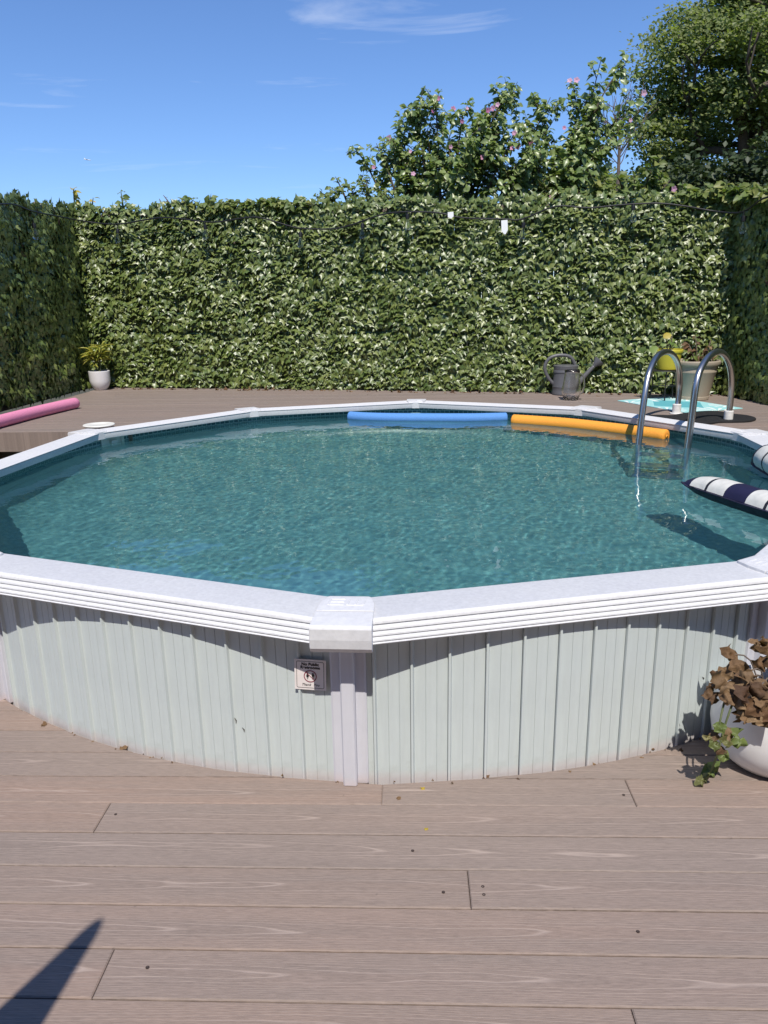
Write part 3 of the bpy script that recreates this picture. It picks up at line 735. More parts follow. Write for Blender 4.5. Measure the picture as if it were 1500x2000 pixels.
def shrub(name, label, cat, stems, flowers, lm, lsize, seed, twig=(6, .25), density=46, group=None, base_mat=None, single=300, spread=1.0, bare_low=.0, dead=0):
    """stems: list of point lists (world); leaves stand round the stems and their side twigs"""
    r = np.random.default_rng(seed); o0 = Vector(stems[0][0])
    root = empty(name, tuple(o0), label=label, cat=cat, group=group)
    mb = MB(); segs = []
    for S in stems:
        P = smooth_path(S, 5); n = len(P); mb.tube([p-o0 for p in P], [lerp(.017, .003, i/(n-1)) for i in range(n)], 5)
        segs.append((P, bare_low))
        ln = sum((P[i+1]-P[i]).length for i in range(n-1)); nt = int(twig[0]*ln)
        for _ in range(nt):
            k = r.uniform(max(.12, bare_low), .96); i = int(k*(n-1)); p = P[i]; T = (P[min(i+1, n-1)]-P[max(i-1, 0)]).normalized()
            az_ = r.uniform(0, 2*math.pi); side = T.orthogonal(); side.rotate(Matrix.Rotation(az_, 3, T))
            l_ = twig[1]*r.uniform(.5, 1.3)*(1.15-.6*k); dirv = (T*r.uniform(.5, 1.1)+side*spread).normalized()
            Q = [p, p+dirv*l_*.5, p+dirv*l_+Vector((0, 0, l_*.18))]
            (mb if name != 'dry_twig' else MB()).tube([q-o0 for q in Q], [.005, .004, .002], 4) if name != 'dry_twig' else MB().tube([q-o0 for q in Q], [.005, .004, .002], 4).build('twig', base_mat or M_BARK, root)
            segs.append((Q, .1))
    mb.build('branches', base_mat or M_BARK, root)
    pos, nrm, tip = [], [], []
    for P, lo in segs:
        L_ = [0.]
        for i in range(len(P)-1): L_.append(L_[-1]+(P[i+1]-P[i]).length)
        n = max(2, int(L_[-1]*density))
        for t in r.uniform(lo, 1.0, n)*L_[-1]:
            i = min(len(P)-2, int(np.searchsorted(L_, t)-1) if t > 0 else 0); i = max(i, 0)
            q = P[i].lerp(P[i+1], (t-L_[i])/max(1e-6, L_[i+1]-L_[i])); T = (P[i+1]-P[i]).normalized()
            side = T.orthogonal(); side.rotate(Matrix.Rotation(r.uniform(0, 2*math.pi), 3, T))
            tp = (side+T*r.uniform(-.1, .9)+Vector((0, 0, -.15))).normalized()
            nn = (Vector((.1, -.55, .8))+T*.2+Vector(r.normal(0, .5, 3))).normalized()
            pos.append(q+tp*.008); tip.append(tp); nrm.append(nn)
    pos = np.array(pos); tip = np.array(tip); nrm = np.array(nrm); c = len(pos)
    S = lsize*r.uniform(.55, 1.35, c); Rm = frames(nrm, tip); rnd = r.random(c); oo = np.array(o0)
    order = np.argsort(-S); solo = order[:single]; rest = order[single:]
    tv, tf = LEAFT
    if len(rest):
        V, F = scatter(tv, tf, pos[rest]-oo, Rm[rest], S[rest]); link('leaves', big_mesh('leaves', V, F, lm, np.repeat(rnd[rest], len(tv))), root, kind='stuff')
    if single:
        me = big_mesh('leaf', tv, tf, lm, np.zeros(len(tv)))
        for i in solo:
            o = bpy.data.objects.new('leaf', me); COL.objects.link(o); o.parent = root
            o.matrix_local = Matrix([[*(Rm[i][a]*S[i]), pos[i][a]-oo[a]] for a in range(3)]+[[0, 0, 0, 1]])
    for p, s_ in flowers:
        o = link('flower', FLM, root, loc=p-o0)
        dv = Vector((r.uniform(-.7, .7), -1.0, r.uniform(-.2, .5))); o.rotation_euler = dv.to_track_quat('Z', 'Y').to_euler(); o.scale = (s_,)*3
    return root
def stem_px(pts, Y, jit=.0):
    return [at_y(x, y, Y+random.uniform(-jit, jit)) for x, y in pts]
# big rose of sharon, middle
YM = 9.0
st = []
for b, t, m in ((862, 850, 190), (840, 812, 205), (880, 905, 215), (900, 985, 185), (880, 945, 215), (905, 1000, 180), (840, 780, 255), (850, 835, 250), (880, 878, 262), (930, 1008, 250), (915, 960, 280), (860, 770, 300), (890, 925, 300), (950, 1030, 290), (830, 800, 330), (960, 1010, 330), (975, 1040, 270), (985, 1062, 310), (965, 1030, 345)):
    st.append(stem_px([(b, 430), ((b*1.3+t*.7)/2, (430+m)/2+20), ((b*.5+t*1.5)/2, m+45), (t, m)], YM, .25))
fl_ = [(857, 193, .05), (885, 213, .055), (912, 212, .04), (952, 216, .06), (963, 212, .06), (972, 205, .05), (903, 237, .045), (943, 308, .06), (1005, 260, .055), (937, 252, .04), (880, 287, .045), (1000, 290, .045), (845, 218, .04)]
shrub('flowering_shrub', 'broad leafy shrub with pink flowers rising behind the middle of the hedge', 'shrub', st, [(at_y(x, y, YM-.28), s*.55) for x, y, s in fl_], M_HIB, .072, 21, (15, .31), 74, 'flowering shrubs behind the fence')
# tall open one on the right
YR = 9.2
st = []
for P in ([(1085, 430), (1110, 330), (1145, 230), (1175, 112)], [(1090, 430), (1120, 320), (1160, 220), (1200, 150), (1222, 140)], [(1090, 430), (1130, 330), (1190, 250), (1255, 180)], [(1075, 430), (1085, 340), (1065, 260), (1040, 185)],
          [(1080, 430), (1100, 320), (1125, 230), (1120, 165)], [(1085, 430), (1120, 350), (1180, 285), (1245, 222)], [(1095, 430), (1110, 360), (1130, 280), (1160, 240)], [(1070, 430), (1060, 350), (1040, 280), (1075, 190)], [(1100, 430), (1130, 370), (1170, 330)], [(1080, 430), (1090, 370), (1070, 310)], [(1060, 430), (1050, 380), (1055, 330)], [(1110, 430), (1140, 380), (1150, 340)], [(1050, 430), (1030, 390), (1020, 340)], [(1100, 430), (1115, 330), (1150, 270), (1165, 190)]):
    st.append(stem_px(P, YR, .15))
fl_ = [(1113, 158, .05), (1126, 157, .055), (1257, 182, .06), (1037, 280, .06), (1012, 286, .065), (1052, 308, .06), (1077, 387, .062), (1231, 235, .04), (1102, 250, .04)]
shrub('flowering_shrub', 'tall open shrub with few pink flowers and arching branches left of the bare tree', 'shrub', st, [(at_y(x, y, YR-.22), s*.62) for x, y, s in fl_], M_HIB, .076, 22, (14, .29), 66, 'flowering shrubs behind the fence')
# low left one
YL = 8.9
st = []
for P in ([(770, 430), (740, 370), (715, 320), (688, 284)], [(790, 430), (760, 340), (735, 280)], [(800, 430), (790, 330), (765, 270)], [(750, 430), (720, 380), (700, 340)], [(760, 430), (775, 370), (780, 300)], [(780, 430), (810, 360), (812, 310)], [(735, 430), (745, 370), (755, 310)]):
    st.append(stem_px(P, YL, .15))
fl_ = [(760, 270, .055), (730, 327, .04), (807, 340, .045), (802, 296, .035)]
shrub('flowering_shrub', 'shorter flowering shrub with upright stems at the left end of the shrubs', 'shrub', st, [(at_y(x, y, YL-.2), s*.62) for x, y, s in fl_], M_HIB, .068, 23, (8, .2), 56, 'flowering shrubs behind the fence')
# pale feathery vine at the left foot of the shrubs
st = [stem_px(P, 8.75, .1) for P in ([(680, 430), (660, 400), (628, 376)], [(690, 430), (672, 380), (655, 345)], [(700, 430), (695, 390), (680, 360)], [(715, 430), (720, 390), (715, 350)], [(660, 430), (645, 400), (640, 385)], [(730, 430), (740, 390), (760, 370)])]
shrub('yellowing_vine', 'pale yellowing vine sprawling over the hedge below the leftmost flowering shrub', 'vine', st, [], M_VINE, .055, 24, (14, .16), 70, single=0)
# leafy bush over the hedge to the right
st = [stem_px(P, 8.3, .15) for P in ([(1180, 440), (1170, 380), (1150, 335)], [(1210, 440), (1215, 370), (1205, 345)], [(1250, 440), (1260, 370), (1275, 325)], [(1280, 440), (1290, 380), (1310, 350)], [(1310, 440), (1330, 400), (1350, 375)], [(1230, 440), (1235, 390), (1240, 352)], [(1270, 440), (1280, 390), (1283, 340)], [(1150, 440), (1145, 400), (1130, 375)], [(1200, 440), (1190, 400), (1180, 360)])]
shrub('leafy_bush', 'bright green bush looking over the hedge in front of the bare tree', 'bush', st, [(at_y(1316, 369, 8.1), .032)], M_VINE, .085, 25, (12, .22), 60, single=120)
# creeper over the hedge top, left of the shrubs and along the right
def creeper(px0, px1, y0, label, seed, n, lsz=.07):
    r = np.random.default_rng(seed); st = []
    for k in range(n):
        x = lerp(px0, px1, (k+r.random())/n); P = [fence_pt(x, y0(x)+14, -.02), fence_pt(x+r.uniform(-12, 12), y0(x)-2, .03), fence_pt(x+r.uniform(-28, 28), y0(x)-r.uniform(4, 15), .05)]
        st.append(P)
    return shrub('creeping_vine', label, 'vine', st, [], M_VINE, lsz, seed, (10, .10), 60, single=0, base_mat=M_STEM)
creeper(350, 610, lambda x: 405, 'fresh green creeper trailing over the hedge top left of the shrubs', 31, 34)
creeper(1340, 1500, lambda x: 385, 'green creeper spilling over the right end of the hedge under the tall tree', 32, 26, .085)
# sprigs and dry twigs standing above the hedge
def sprig(pts, label, name, lm, lsz, seed, dens=40, tw=(4, .07), bmat=None):
    S = [fence_pt(x, y, -.03) for x, y in pts]
    return shrub(name, label, 'sprig', [S], [], lm, lsz, seed, tw, dens, single=0, base_mat=bmat or M_STEM, bare_low=.2)
sprig([(150, 425), (146, 400), (143, 368)], 'tallest yellow green sprig above the left hedge corner', 'vine_sprig', M_YLEAF, .07, 41)
sprig([(178, 425), (180, 405), (182, 386)], 'short yellow sprig just right of the tallest sprig', 'vine_sprig', M_YLEAF, .055, 42, 30)
sprig([(245, 425), (240, 400), (236, 372)], 'dark green sprig above the hedge between yellow sprigs and dry twigs', 'vine_sprig', M_VINE, .07, 43)
for pts, lb in (([(320, 425), (318, 404), (311, 388)], 'bare dry twig with no leaves above the hedge'), ([(335, 425), (332, 400), (319, 381)], 'dry twig with a few brown leaves above the hedge')):
    S = [fence_pt(x, y, -.03) for x, y in pts]
    shrub('dry_twig', lb, 'twig', [S], [], M_DEAD, .03 if 'few' in lb else .012, 44, (6, .06), 26 if 'few' in lb else 8, single=0, base_mat=M_TWIG, group='dry twigs above the hedge')

# ------------------------------------------------------------------ trees beyond
def limb(mb, p, d, l, r0, depth, r, ends, spread=.55, o0=Vector()):
    P = [p]; dv = d.copy(); n = 4
    for i in range(n):
        dv = (dv+Vector(r.normal(0, .10, 3))+Vector((0, 0, .03))).normalized(); P.append(P[-1]+dv*l/n)
    mb.tube([q-o0 for q in P], [lerp(r0, r0*.6, i/n) for i in range(n+1)], 7 if depth > 1 else 5, False)
    if depth == 0: ends.append((P[-1], dv)); return
    for _ in range(int(r.integers(2, 4)) if depth > 1 else int(r.integers(2, 4))):
        s = dv.orthogonal(); s.rotate(Matrix.Rotation(r.uniform(0, 2*math.pi), 3, dv))
        limb(mb, P[-1] if r.random() < .6 else P[-2], (dv+s*spread*r.uniform(.6, 1.5)).normalized(), l*r.uniform(.62, .85), r0*.58, depth-1, r, ends, spread, o0)
def big_tree(base, seed):
    r = np.random.default_rng(seed); o0 = Vector(base)
    root = empty('tall_tree', tuple(o0), label='large shady green tree filling the upper right behind the fence', cat='tree')
    mb = MB(); ends = []
    fork = at_y(1452, 318, base[1]); P = [o0, lerp(o0, fork, .5)+Vector((.1, 0, 0)), fork]
    mb.tube([q-o0 for q in smooth_path(P, 4)], [lerp(.30, .20, i/8) for i in range(9)], 10)
    for (x, y, dy, w) in ((1480, 215, .3, .15), (1425, 240, -.4, .11), (1385, 290, .2, .09), (1520, 260, .8, .13), (1465, 150, -.2, .12), (1500, 180, -.8, .11)):
        tgt = at_y(x, y, base[1])+Vector((0, dy, 0)); m_ = lerp(fork, tgt, .5)+Vector((r.uniform(-.12, .12), 0, .1))
        Q = smooth_path([fork, m_, tgt], 3); mb.tube([q-o0 for q in Q], [lerp(w, w*.6, i/(len(Q)-1)) for i in range(len(Q))], 7, False)
        for _ in range(3): limb(mb, tgt, ((tgt-m_).normalized()+Vector(r.normal(0, .45, 3))).normalized(), 1.0, w*.5, 2, r, ends, .6, o0)
    mb.build('trunk', M_BARK, root, smooth=True)
    # crown: uneven masses, each of many leaf sprays
    masses = [(1320, 112, 0, .50), (1347, 62, .2, .55), (1425, 8, .1, .5), (1333, 180, .1, .45), (1342, 226, .3, .52), (1291, 272, 0, .42), (1335, 300, .4, .52), (1348, 350, .6, .45), (1388, 85, -.3, .62), (1392, 150, .4, .7), (1405, 215, -.3, .72), (1396, 285, .8, .65), (1460, 45, .2, .7), (1470, 120, -.6, .85), (1476, 195, .9, .9), (1530, 30, .1, .9), (1535, 120, .3, 1.0), (1545, 220, -.4, 1.1), (1560, 320, .2, 1.0), (1480, 345, 1.0, .7), (1400, 350, .9, .6), (1440, 385, .9, .7), (1530, 400, .8, .9), (1370, 385, .9, .5), (1510, -40, 0, 1.0), (1580, -40, .4, 1.2), (1455, -30, .2, .6), (1312, 330, .3, .36), (1362, 20, .3, .30), (1270, 150, .1, .16), (1262, 245, .1, .2), (1300, 205, .2, .3)]
    pos = []; nr = []; sz = []
    for (x, y, dy, rad) in masses:
        c = at_y(x, y, base[1])+Vector((0, dy*1.4, 0)); nc = int(86*rad**2)+6
        for _ in range(nc):
            dv = Vector(r.normal(0, 1, 3)).normalized(); q = c+Vector((dv.x*rad, dv.y*rad, dv.z*rad*.8))*r.uniform(.35, 1.08)
            k = int(r.integers(34, 60)); rs = r.uniform(.10, .22)
            off = r.normal(0, 1, (k, 3))*np.array([rs, rs, rs*.45]); pos.append(np.array(q)+off)
            nr.append(np.array([.1, -.6, .85])+r.normal(0, .5, (k, 3))); sz.append(np.full(k, 1.0))
    pos = np.concatenate(pos); nr = np.concatenate(nr); c = len(pos); tip = r.normal(0, 1, (c, 3))+np.array([0, 0, -.3])
    tv = np.array([(0, 0, 0), (.33, -.45, .06), (0, -1, -.1), (-.33, -.45, .06)]); tf = np.array([(0, 3, 2), (0, 2, 1)])
    V, F = scatter(tv, tf, pos-np.array(o0), frames(nr, tip), r.uniform(.055, .105, c)); rnd = np.repeat(r.random(c), 4)
    link('crown', big_mesh('crown', V, F, M_TREE, rnd), root)
    return root
big_tree((6.6, 15.0, -.35), 51)
def mass_shrub(name, label, cx, cy, Y, masses, lm, seed, lsz=(.08, .14)):
    r = np.random.default_rng(seed); o0 = at_y(cx, cy, Y); o0.z = -.35
    root = empty(name, tuple(o0), label=label, cat='bush'); mb = MB(); P_ = []; nr = []
    for (x, y, dy, rad) in masses:
        c = at_y(x, y, Y)+Vector((0, dy, 0)); mb.tube([Vector((0, 0, 0)), (c-o0)*.5+Vector((.1, 0, 0)), c-o0], [.07, .05, .02], 5)
        for _ in range(int(80*rad**2)+6):
            dv = Vector(r.normal(0, 1, 3)).normalized(); q = c+dv*rad*r.uniform(.3, 1.1); k = 30
            P_.append(np.array(q)+r.normal(0, 1, (k, 3))*np.array([.18, .18, .1])); nr.append(np.array([0, -.3, 1.])+r.normal(0, .6, (k, 3)))
    mb.build('trunk', M_BARK, root)
    pos = np.concatenate(P_); nr = np.concatenate(nr); c = len(pos)
    tv = np.array([(0, 0, 0), (.33, -.45, .06), (0, -1, -.1), (-.33, -.45, .06)]); tf = np.array([(0, 3, 2), (0, 2, 1)])
    V, F = scatter(tv, tf, pos-np.array(o0), frames(nr, r.normal(0, 1, (c, 3))), r.uniform(*lsz, c)); link('crown', big_mesh('crown', V, F, lm, np.repeat(r.random(c), 4)), root)
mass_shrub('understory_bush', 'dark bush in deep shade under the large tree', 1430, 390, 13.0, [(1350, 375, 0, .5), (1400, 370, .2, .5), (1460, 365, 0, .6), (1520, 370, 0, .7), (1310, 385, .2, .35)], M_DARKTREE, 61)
mass_shrub('distant_bush', 'small pale distant bush at the foot of the bare tree', 1170, 350, 22.0, [(1172, 345, 0, .28), (1168, 362, 0, .4), (1235, 372, 0, .5), (1200, 380, 0, .5)], M_TREE, 62, (.10, .18))
# bare sapling
r = np.random.default_rng(9); o0 = at_y(1209, 420, 14.0); o0.z = -.35
root = empty('bare_tree', tuple(o0), label='slender leafless dead tree between the tall shrub and the big tree', cat='tree'); mb = MB(); ends = []
tp_ = at_y(1210, 205, 14.0); mb.tube([q-o0 for q in smooth_path([o0, at_y(1207, 350, 14), at_y(1210, 270, 14), tp_], 4)], [lerp(.04, .006, i/12) for i in range(13)], 7)
mb.build('trunk', M_TWIG, root); mb = MB()
for _ in range(30):
    k = r.uniform(.35, .97); y = lerp(360, 205, (k-.3)/.7); p = at_y(1209, y, 14.0); s = r.choice([-1, 1])
    dv = Vector((s*r.uniform(.4, 1), r.uniform(-.6, .6), r.uniform(.7, 1.4))).normalized(); l = r.uniform(.5, 1.2)*(1.3-k)
    limb(mb, p, dv, l*.8, .009, 1, r, ends, .45, o0)
mb.build('branches', M_TWIG, root)

# airliner, very far away
p = at_y(171, 312, 1500); mb = MB()
mb.tube([(-6, 0, 0), (-5, 0, 0), (4, 0, 0), (6, 0, .3)], [.2, .7, .7, .15], 10); b_ = empty('airplane', tuple(p), label='tiny white airplane high in the blue sky', cat='airplane')
b_.rotation_euler = (0, R(8), R(15)); mb.build('fuselage', mat('aircraft_white', (.8, .8, .8), .4), b_)
for s in (-1, 1):
    mb = MB(); mb.prism([(1, 0), (-1, 0), (-2.6, s*6), (-1.8, s*6)], -.1, .1); mb.build('wing', MATS['aircraft_white'], b_)
mb = MB(); mb.box(-5.8, -.08, .3, -4.6, .08, 2.2); mb.build('tail_fin', MATS['aircraft_white'], b_)
# ------------------------------------------------------------------ things on the raised deck
def foam(name, col):
    m = bpy.data.materials.new(name); m.use_nodes = True; N, L = nodes(m); b = N['Principled BSDF']; t = N.new('ShaderNodeTexCoord')
    vo = N.new('ShaderNodeTexVoronoi'); vo.inputs['Scale'].default_value = 160; L.new(t.outputs['Object'], vo.inputs[0])
    c = mixrgb(N, L, 1.0, col, ramp(N, L, vo.outputs['Distance'], [(.1, (.88, .88, .88)), (.6, (1.1, 1.1, 1.1))]), 'MULTIPLY')
    L.new(c, b.inputs['Base Color']); b.inputs['Roughness'].default_value = .75; b.inputs['Specular IOR Level'].default_value = .3
    bp = N.new('ShaderNodeBump'); bp.inputs['Strength'].default_value = .5; bp.inputs['Distance'].default_value = .002; L.new(vo.outputs['Distance'], bp.inputs['Height']); L.new(bp.outputs[0], b.inputs['Normal'])
    return m
def noodle(pts, rad, m, label, group='foam pool noodles'):
    P = smooth_path(pts, 8); o0 = P[0].copy(); k = len(P)
    # rounded rim at both ends and a hole through the middle
    rr = [rad]*k; Q = [p-o0 for p in P]
    e0 = (Q[0]-Q[1]).normalized(); e1 = (Q[-1]-Q[-2]).normalized()
    Q = [Q[0]+e0*.002-e0*.03, Q[0]+e0*.012, Q[0]+e0*.010, Q[0]+e0*.004, Q[0]]+Q[1:-1]+[Q[-1], Q[-1]+e1*.004, Q[-1]+e1*.010, Q[-1]+e1*.012, Q[-1]-e1*.03]
    rr = [rad*.28, rad*.28, rad*.72, rad*.94, rad]+[rad]*(k-2)+[rad, rad*.94, rad*.72, rad*.28, rad*.28]
    mb = MB(); mb.tube(Q, rr, 28)
    return mb.build('pool_noodle', m, loc=o0, smooth=True, label=label, cat='pool noodle', group=group)
zf = FDZ
noodle([(-3.16, 4.7, zf+.051), (-3.12, 5.55, zf+.051), (-3.06, 6.15, zf+.051), (-2.985, 6.72, zf+.051), (-2.885, 7.22, zf+.051)], .05, foam('pink_foam', (.70, .25, .395)), 'pink foam noodle lying on the raised deck')
noodle([at_z(684, 813.5, WATERZ+.014), at_z(715, 815.5, WATERZ+.014), at_z(770, 817, WATERZ+.014), at_z(840, 817.5, WATERZ+.014), at_z(920, 817.5, WATERZ+.014), at_z(988, 816, WATERZ+.014)], .045, foam('blue_foam', (.10, .26, .58)), 'blue foam noodle floating at the far pool wall')
noodle([at_z(1003, 821, WATERZ+.014), at_z(1100, 828, WATERZ+.014), at_z(1200, 839, WATERZ+.014), at_z(1300, 852, WATERZ+.014)], .05, foam('orange_foam', (.80, .33, .045)), 'orange foam noodle floating against the wall by the ladder')

# ladder
M_STEEL = mat('polished_steel', (.58, .555, .52), .30, 1.0)
M_SLEEVE = mat('white_sleeve', (.72, .71, .68), .5, noise=.12, nscale=40)
F_L = at_z(1247, 868, WATERZ); B_L = at_z(1321, 808, FDZ); F_R = at_z(1343, 875, WATERZ); B_R = at_z(1422, 822, FDZ)
def on_plane(px, py, Pa, Pb):
    d = Vector((Pb.x-Pa.x, Pb.y-Pa.y)); n_ = Vector((-d.y, d.x)); rr = ray(px, py)
    t = (Pa.x*n_.x+Pa.y*n_.y)/(rr.x*n_.x+rr.y*n_.y); return Vector((rr.x*t, rr.y*t, HC+rr.z*t))
lad = empty('pool_ladder', tuple((B_L+B_R)/2), label='stainless steel pool ladder with two arched handrails beside the orange noodle', cat='pool ladder'); lo = lad.location.copy()
def rail(pts, Fp, Bp):
    P = [on_plane(x, y, Fp, Bp) for x, y in pts]; dv = (P[0]-P[2]).normalized(); dn = Vector((dv.x*.8, dv.y*.8, dv.z)).normalized()
    lowp = P[0]+dn*.82
    P = [lowp, lerp(lowp, P[0], .5)]+P; P[-1].z = FDZ+.01
    Q = smooth_path(P, 6); mb = MB(); mb.tube([q-lo for q in Q], .0225, 20); mb.build('rail', M_STEEL, lad, smooth=True)
    return lowp, P[2], P[-1]
rl = rail([(1247, 868), (1254, 810), (1262, 755), (1270, 722), (1283, 697), (1300, 687), (1315, 694), (1325, 715), (1328, 745), (1325, 780), (1321, 806)], F_L, B_L)
rr_ = rail([(1343, 875), (1351, 815), (1359, 755), (1368, 722), (1384, 697), (1402, 687), (1416, 695), (1426, 718), (1429, 750), (1426, 790), (1422, 820)], F_R, B_R)
sm_ = MB(); sm_.lathe([(.052, 0), (.052, .006), (.034, .009), (.034, .076), (.031, .078)], 24); smm = sm_.mesh('deck_sleeve', M_SLEEVE, angle=40)
for p in (rl[2], rr_[2]): link('deck_sleeve', smm, lad, loc=(p.x-lo.x, p.y-lo.y, FDZ-lo.z+.0012))
for k in (.35, .68, .98):
    a = lerp(rl[1], rl[0], k); b = lerp(rr_[1], rr_[0], k); d = (b-a).normalized(); n_ = Vector((-d.y, d.x, 0)); mb = MB()
    q = [a-n_*.05, b-n_*.05, b+n_*.05, a+n_*.05]; mb.add([x-lo for x in q]+[x-lo+Vector((0, 0, .025)) for x in q], [(0, 3, 2, 1), (4, 5, 6, 7), (0, 1, 5, 4), (1, 2, 6, 5), (2, 3, 7, 6), (3, 0, 4, 7)])
    mb.build('tread', M_SLEEVE, lad)

# turquoise mat
c4 = [at_z(1213, 785, FDZ), at_z(1300, 774.5, FDZ), at_z(1439, 797, FDZ), at_z(1352, 809, FDZ)]
o0 = sum(c4, Vector())/4; e1 = ((c4[2]-c4[1])+(c4[3]-c4[0])).normalized(); a1 = math.atan2(e1.y, e1.x)
loc = [Matrix.Rotation(-a1, 3, 'Z') @ (c-o0) for c in c4]
hl = sum(abs(q.x) for q in loc)/4; hw = sum(abs(q.y) for q in loc)/4
def mat_print():
    m = bpy.data.materials.new('turquoise_print'); m.use_nodes = True; N, L = nodes(m); b = N['Principled BSDF']; t = N.new('ShaderNodeTexCoord'); se = N.new('ShaderNodeSeparateXYZ'); L.new(t.outputs['Object'], se.inputs[0])
    x, y = se.outputs[0], se.outputs[1]; axx = MN(N, L, 'ABSOLUTE', x); ay_ = MN(N, L, 'ABSOLUTE', y)
    # palm fans growing in from both ends and both sides
    dx_ = MN(N, L, 'SUBTRACT', hl+.02, axx); ang = MN(N, L, 'ARCTAN2', y, dx_); rad = MN(N, L, 'SQRT', MN(N, L, 'ADD', MN(N, L, 'MULTIPLY', dx_, dx_), MN(N, L, 'MULTIPLY', y, y)))
    fan = MN(N, L, 'SINE', MN(N, L, 'MULTIPLY_ADD', ang, 13.0, MN(N, L, 'MULTIPLY', rad, 14.0)))
    edge = MN(N, L, 'MULTIPLY_ADD', MN(N, L, 'COSINE', MN(N, L, 'MULTIPLY', ang, 4.0)), .05, .20)
    k1 = MN(N, L, 'MULTIPLY', MN(N, L, 'GREATER_THAN', fan, .25), MN(N, L, 'LESS_THAN', rad, edge))
    dy_ = MN(N, L, 'SUBTRACT', hw+.02, ay_); ang2 = MN(N, L, 'ARCTAN2', MN(N, L, 'SUBTRACT', axx, hl*.55), dy_); rad2 = MN(N, L, 'SQRT', MN(N, L, 'ADD', MN(N, L, 'MULTIPLY', dy_, dy_), MN(N, L, 'POWER', MN(N, L, 'SUBTRACT', axx, hl*.55), 2.0)))
    fan2 = MN(N, L, 'SINE', MN(N, L, 'MULTIPLY', ang2, 12.0)); k2 = MN(N, L, 'MULTIPLY', MN(N, L, 'GREATER_THAN', fan2, .3), MN(N, L, 'LESS_THAN', rad2, .15))
    inner = MN(N, L, 'MULTIPLY', MN(N, L, 'LESS_THAN', MN(N, L, 'ADD', MN(N, L, 'DIVIDE', axx, hl*.72), MN(N, L, 'DIVIDE', ay_, hw*.85)), 1.0), 1.0)
    base = mixrgb(N, L, inner, (.30, .60, .60), (.10, .38, .42))
    L.new(mixrgb(N, L, MN(N, L, 'MAXIMUM', k1, k2), base, (.74, .80, .78)), b.inputs['Base Color']); b.inputs['Roughness'].default_value = .8
    return m
mb = MB(); mb.prism([(-hl, -hw), (hl, -hw), (hl, hw), (-hl, hw)], 0.001, .007, .002)
mb.build('outdoor_mat', mat_print(), loc=o0, rot=(0, 0, a1), label='turquoise mat with white palm leaf print in front of the beige pot', cat='mat')
# black mat lying round the ladder feet
pts = [(1268, 811), (1285, 810.5), (1312, 811), (1335, 807), (1368, 803.5), (1400, 803), (1430, 808), (1458, 811), (1474, 815), (1476, 818.5), (1462, 822), (1432, 823), (1405, 823.5), (1385, 827), (1358, 829), (1335, 826), (1315, 821), (1290, 816)]
W = [at_z(x, y, FDZ+.012) for x, y in pts]; o0 = sum(W, Vector())/len(W); o0.z = FDZ+.001
mb = MB(); mb.prism([(p.x-o0.x, p.y-o0.y) for p in smooth_path(W+[W[0]], 3)[:-1]], .0, .014, .004)
mb.build('rubber_mat', mat('black_fabric_mat', (.012, .012, .013), .85, bump=.6, bscale=120, noise=.3, nscale=30), loc=o0, label='crumpled black mat lying round the feet of the ladder', cat='mat')

# pots
M_SOIL_ = M_SOIL
def pot(name, prof, m, loc, soil_z, soil_r, n=48, **k):
    e = empty(name, tuple(loc), **k)
    mb = MB(); mb.lathe(prof, n, close=False); mb.add([(prof[0][0]*math.cos(2*math.pi*j/n), prof[0][0]*math.sin(2*math.pi*j/n), prof[0][1]) for j in range(n)], [tuple(range(n-1, -1, -1))])
    mb.build('pot', m, e, angle=35)
    mb = MB(); mb.lathe([(.001, soil_z+.008), (soil_r*.6, soil_z+.006), (soil_r, soil_z)], 28, close=False)
    o = mb.build('soil', M_SOIL_, e, smooth=True); return e
M_WPOT = mat('white_ceramic', (.72, .70, .70), .3, noise=.05)
p0 = at_z(189.5, 764, FDZ); p0.y += .13; p0.z = FDZ
cro = pot('potted_croton', [(r_*.86, z_*.9) for r_, z_ in [(.070, .0), (.076, .004), (.10, .035), (.122, .075), (.132, .12), (.135, .235), (.131, .240), (.125, .238), (.122, .205)]], M_WPOT, p0, .19, .105, label='yellow green narrow-leaved plant in a rounded white pot in the left corner', cat='potted plant')
r = np.random.default_rng(71); LT = leaf_template(.085, .02, .35); lm_ = [big_mesh('leaf', LT[0], LT[1], M_CROTON, np.zeros(len(LT[0])))]
mb = MB()
tops = []
for k in range(7):
    a = r.uniform(0, 6.28); t = Vector((.10*math.cos(a)*r.uniform(.3, 1), .10*math.sin(a)*r.uniform(.3, 1), .205+r.uniform(.16, .34))); P = smooth_path([Vector((.02*math.cos(a), .02*math.sin(a), .20)), t*.6+Vector((0, 0, .09)), t], 4); mb.tube(P, .005, 5); tops.append(P)
mb.build('stem', M_STEM, cro)
for P in tops:
    for _ in range(24):
        t = r.uniform(.35, 1); q = P[min(len(P)-1, int(t*(len(P)-1)+.5))]; a = r.uniform(0, 6.28)
        tip = np.array([[math.cos(a), math.sin(a), r.uniform(-.3, .9)]]); nn = np.array([[-.4*math.cos(a), -.4*math.sin(a), 1.]])+r.normal(0, .25, (1, 3)); Rm = frames(nn, tip)[0]; s = r.uniform(.09, .16)
        o = bpy.data.objects.new('leaf', lm_[0]); COL.objects.link(o); o.parent = cro; o.matrix_local = Matrix([[*(Rm[i]*s), q[i]] for i in range(3)]+[[0, 0, 0, 1]])

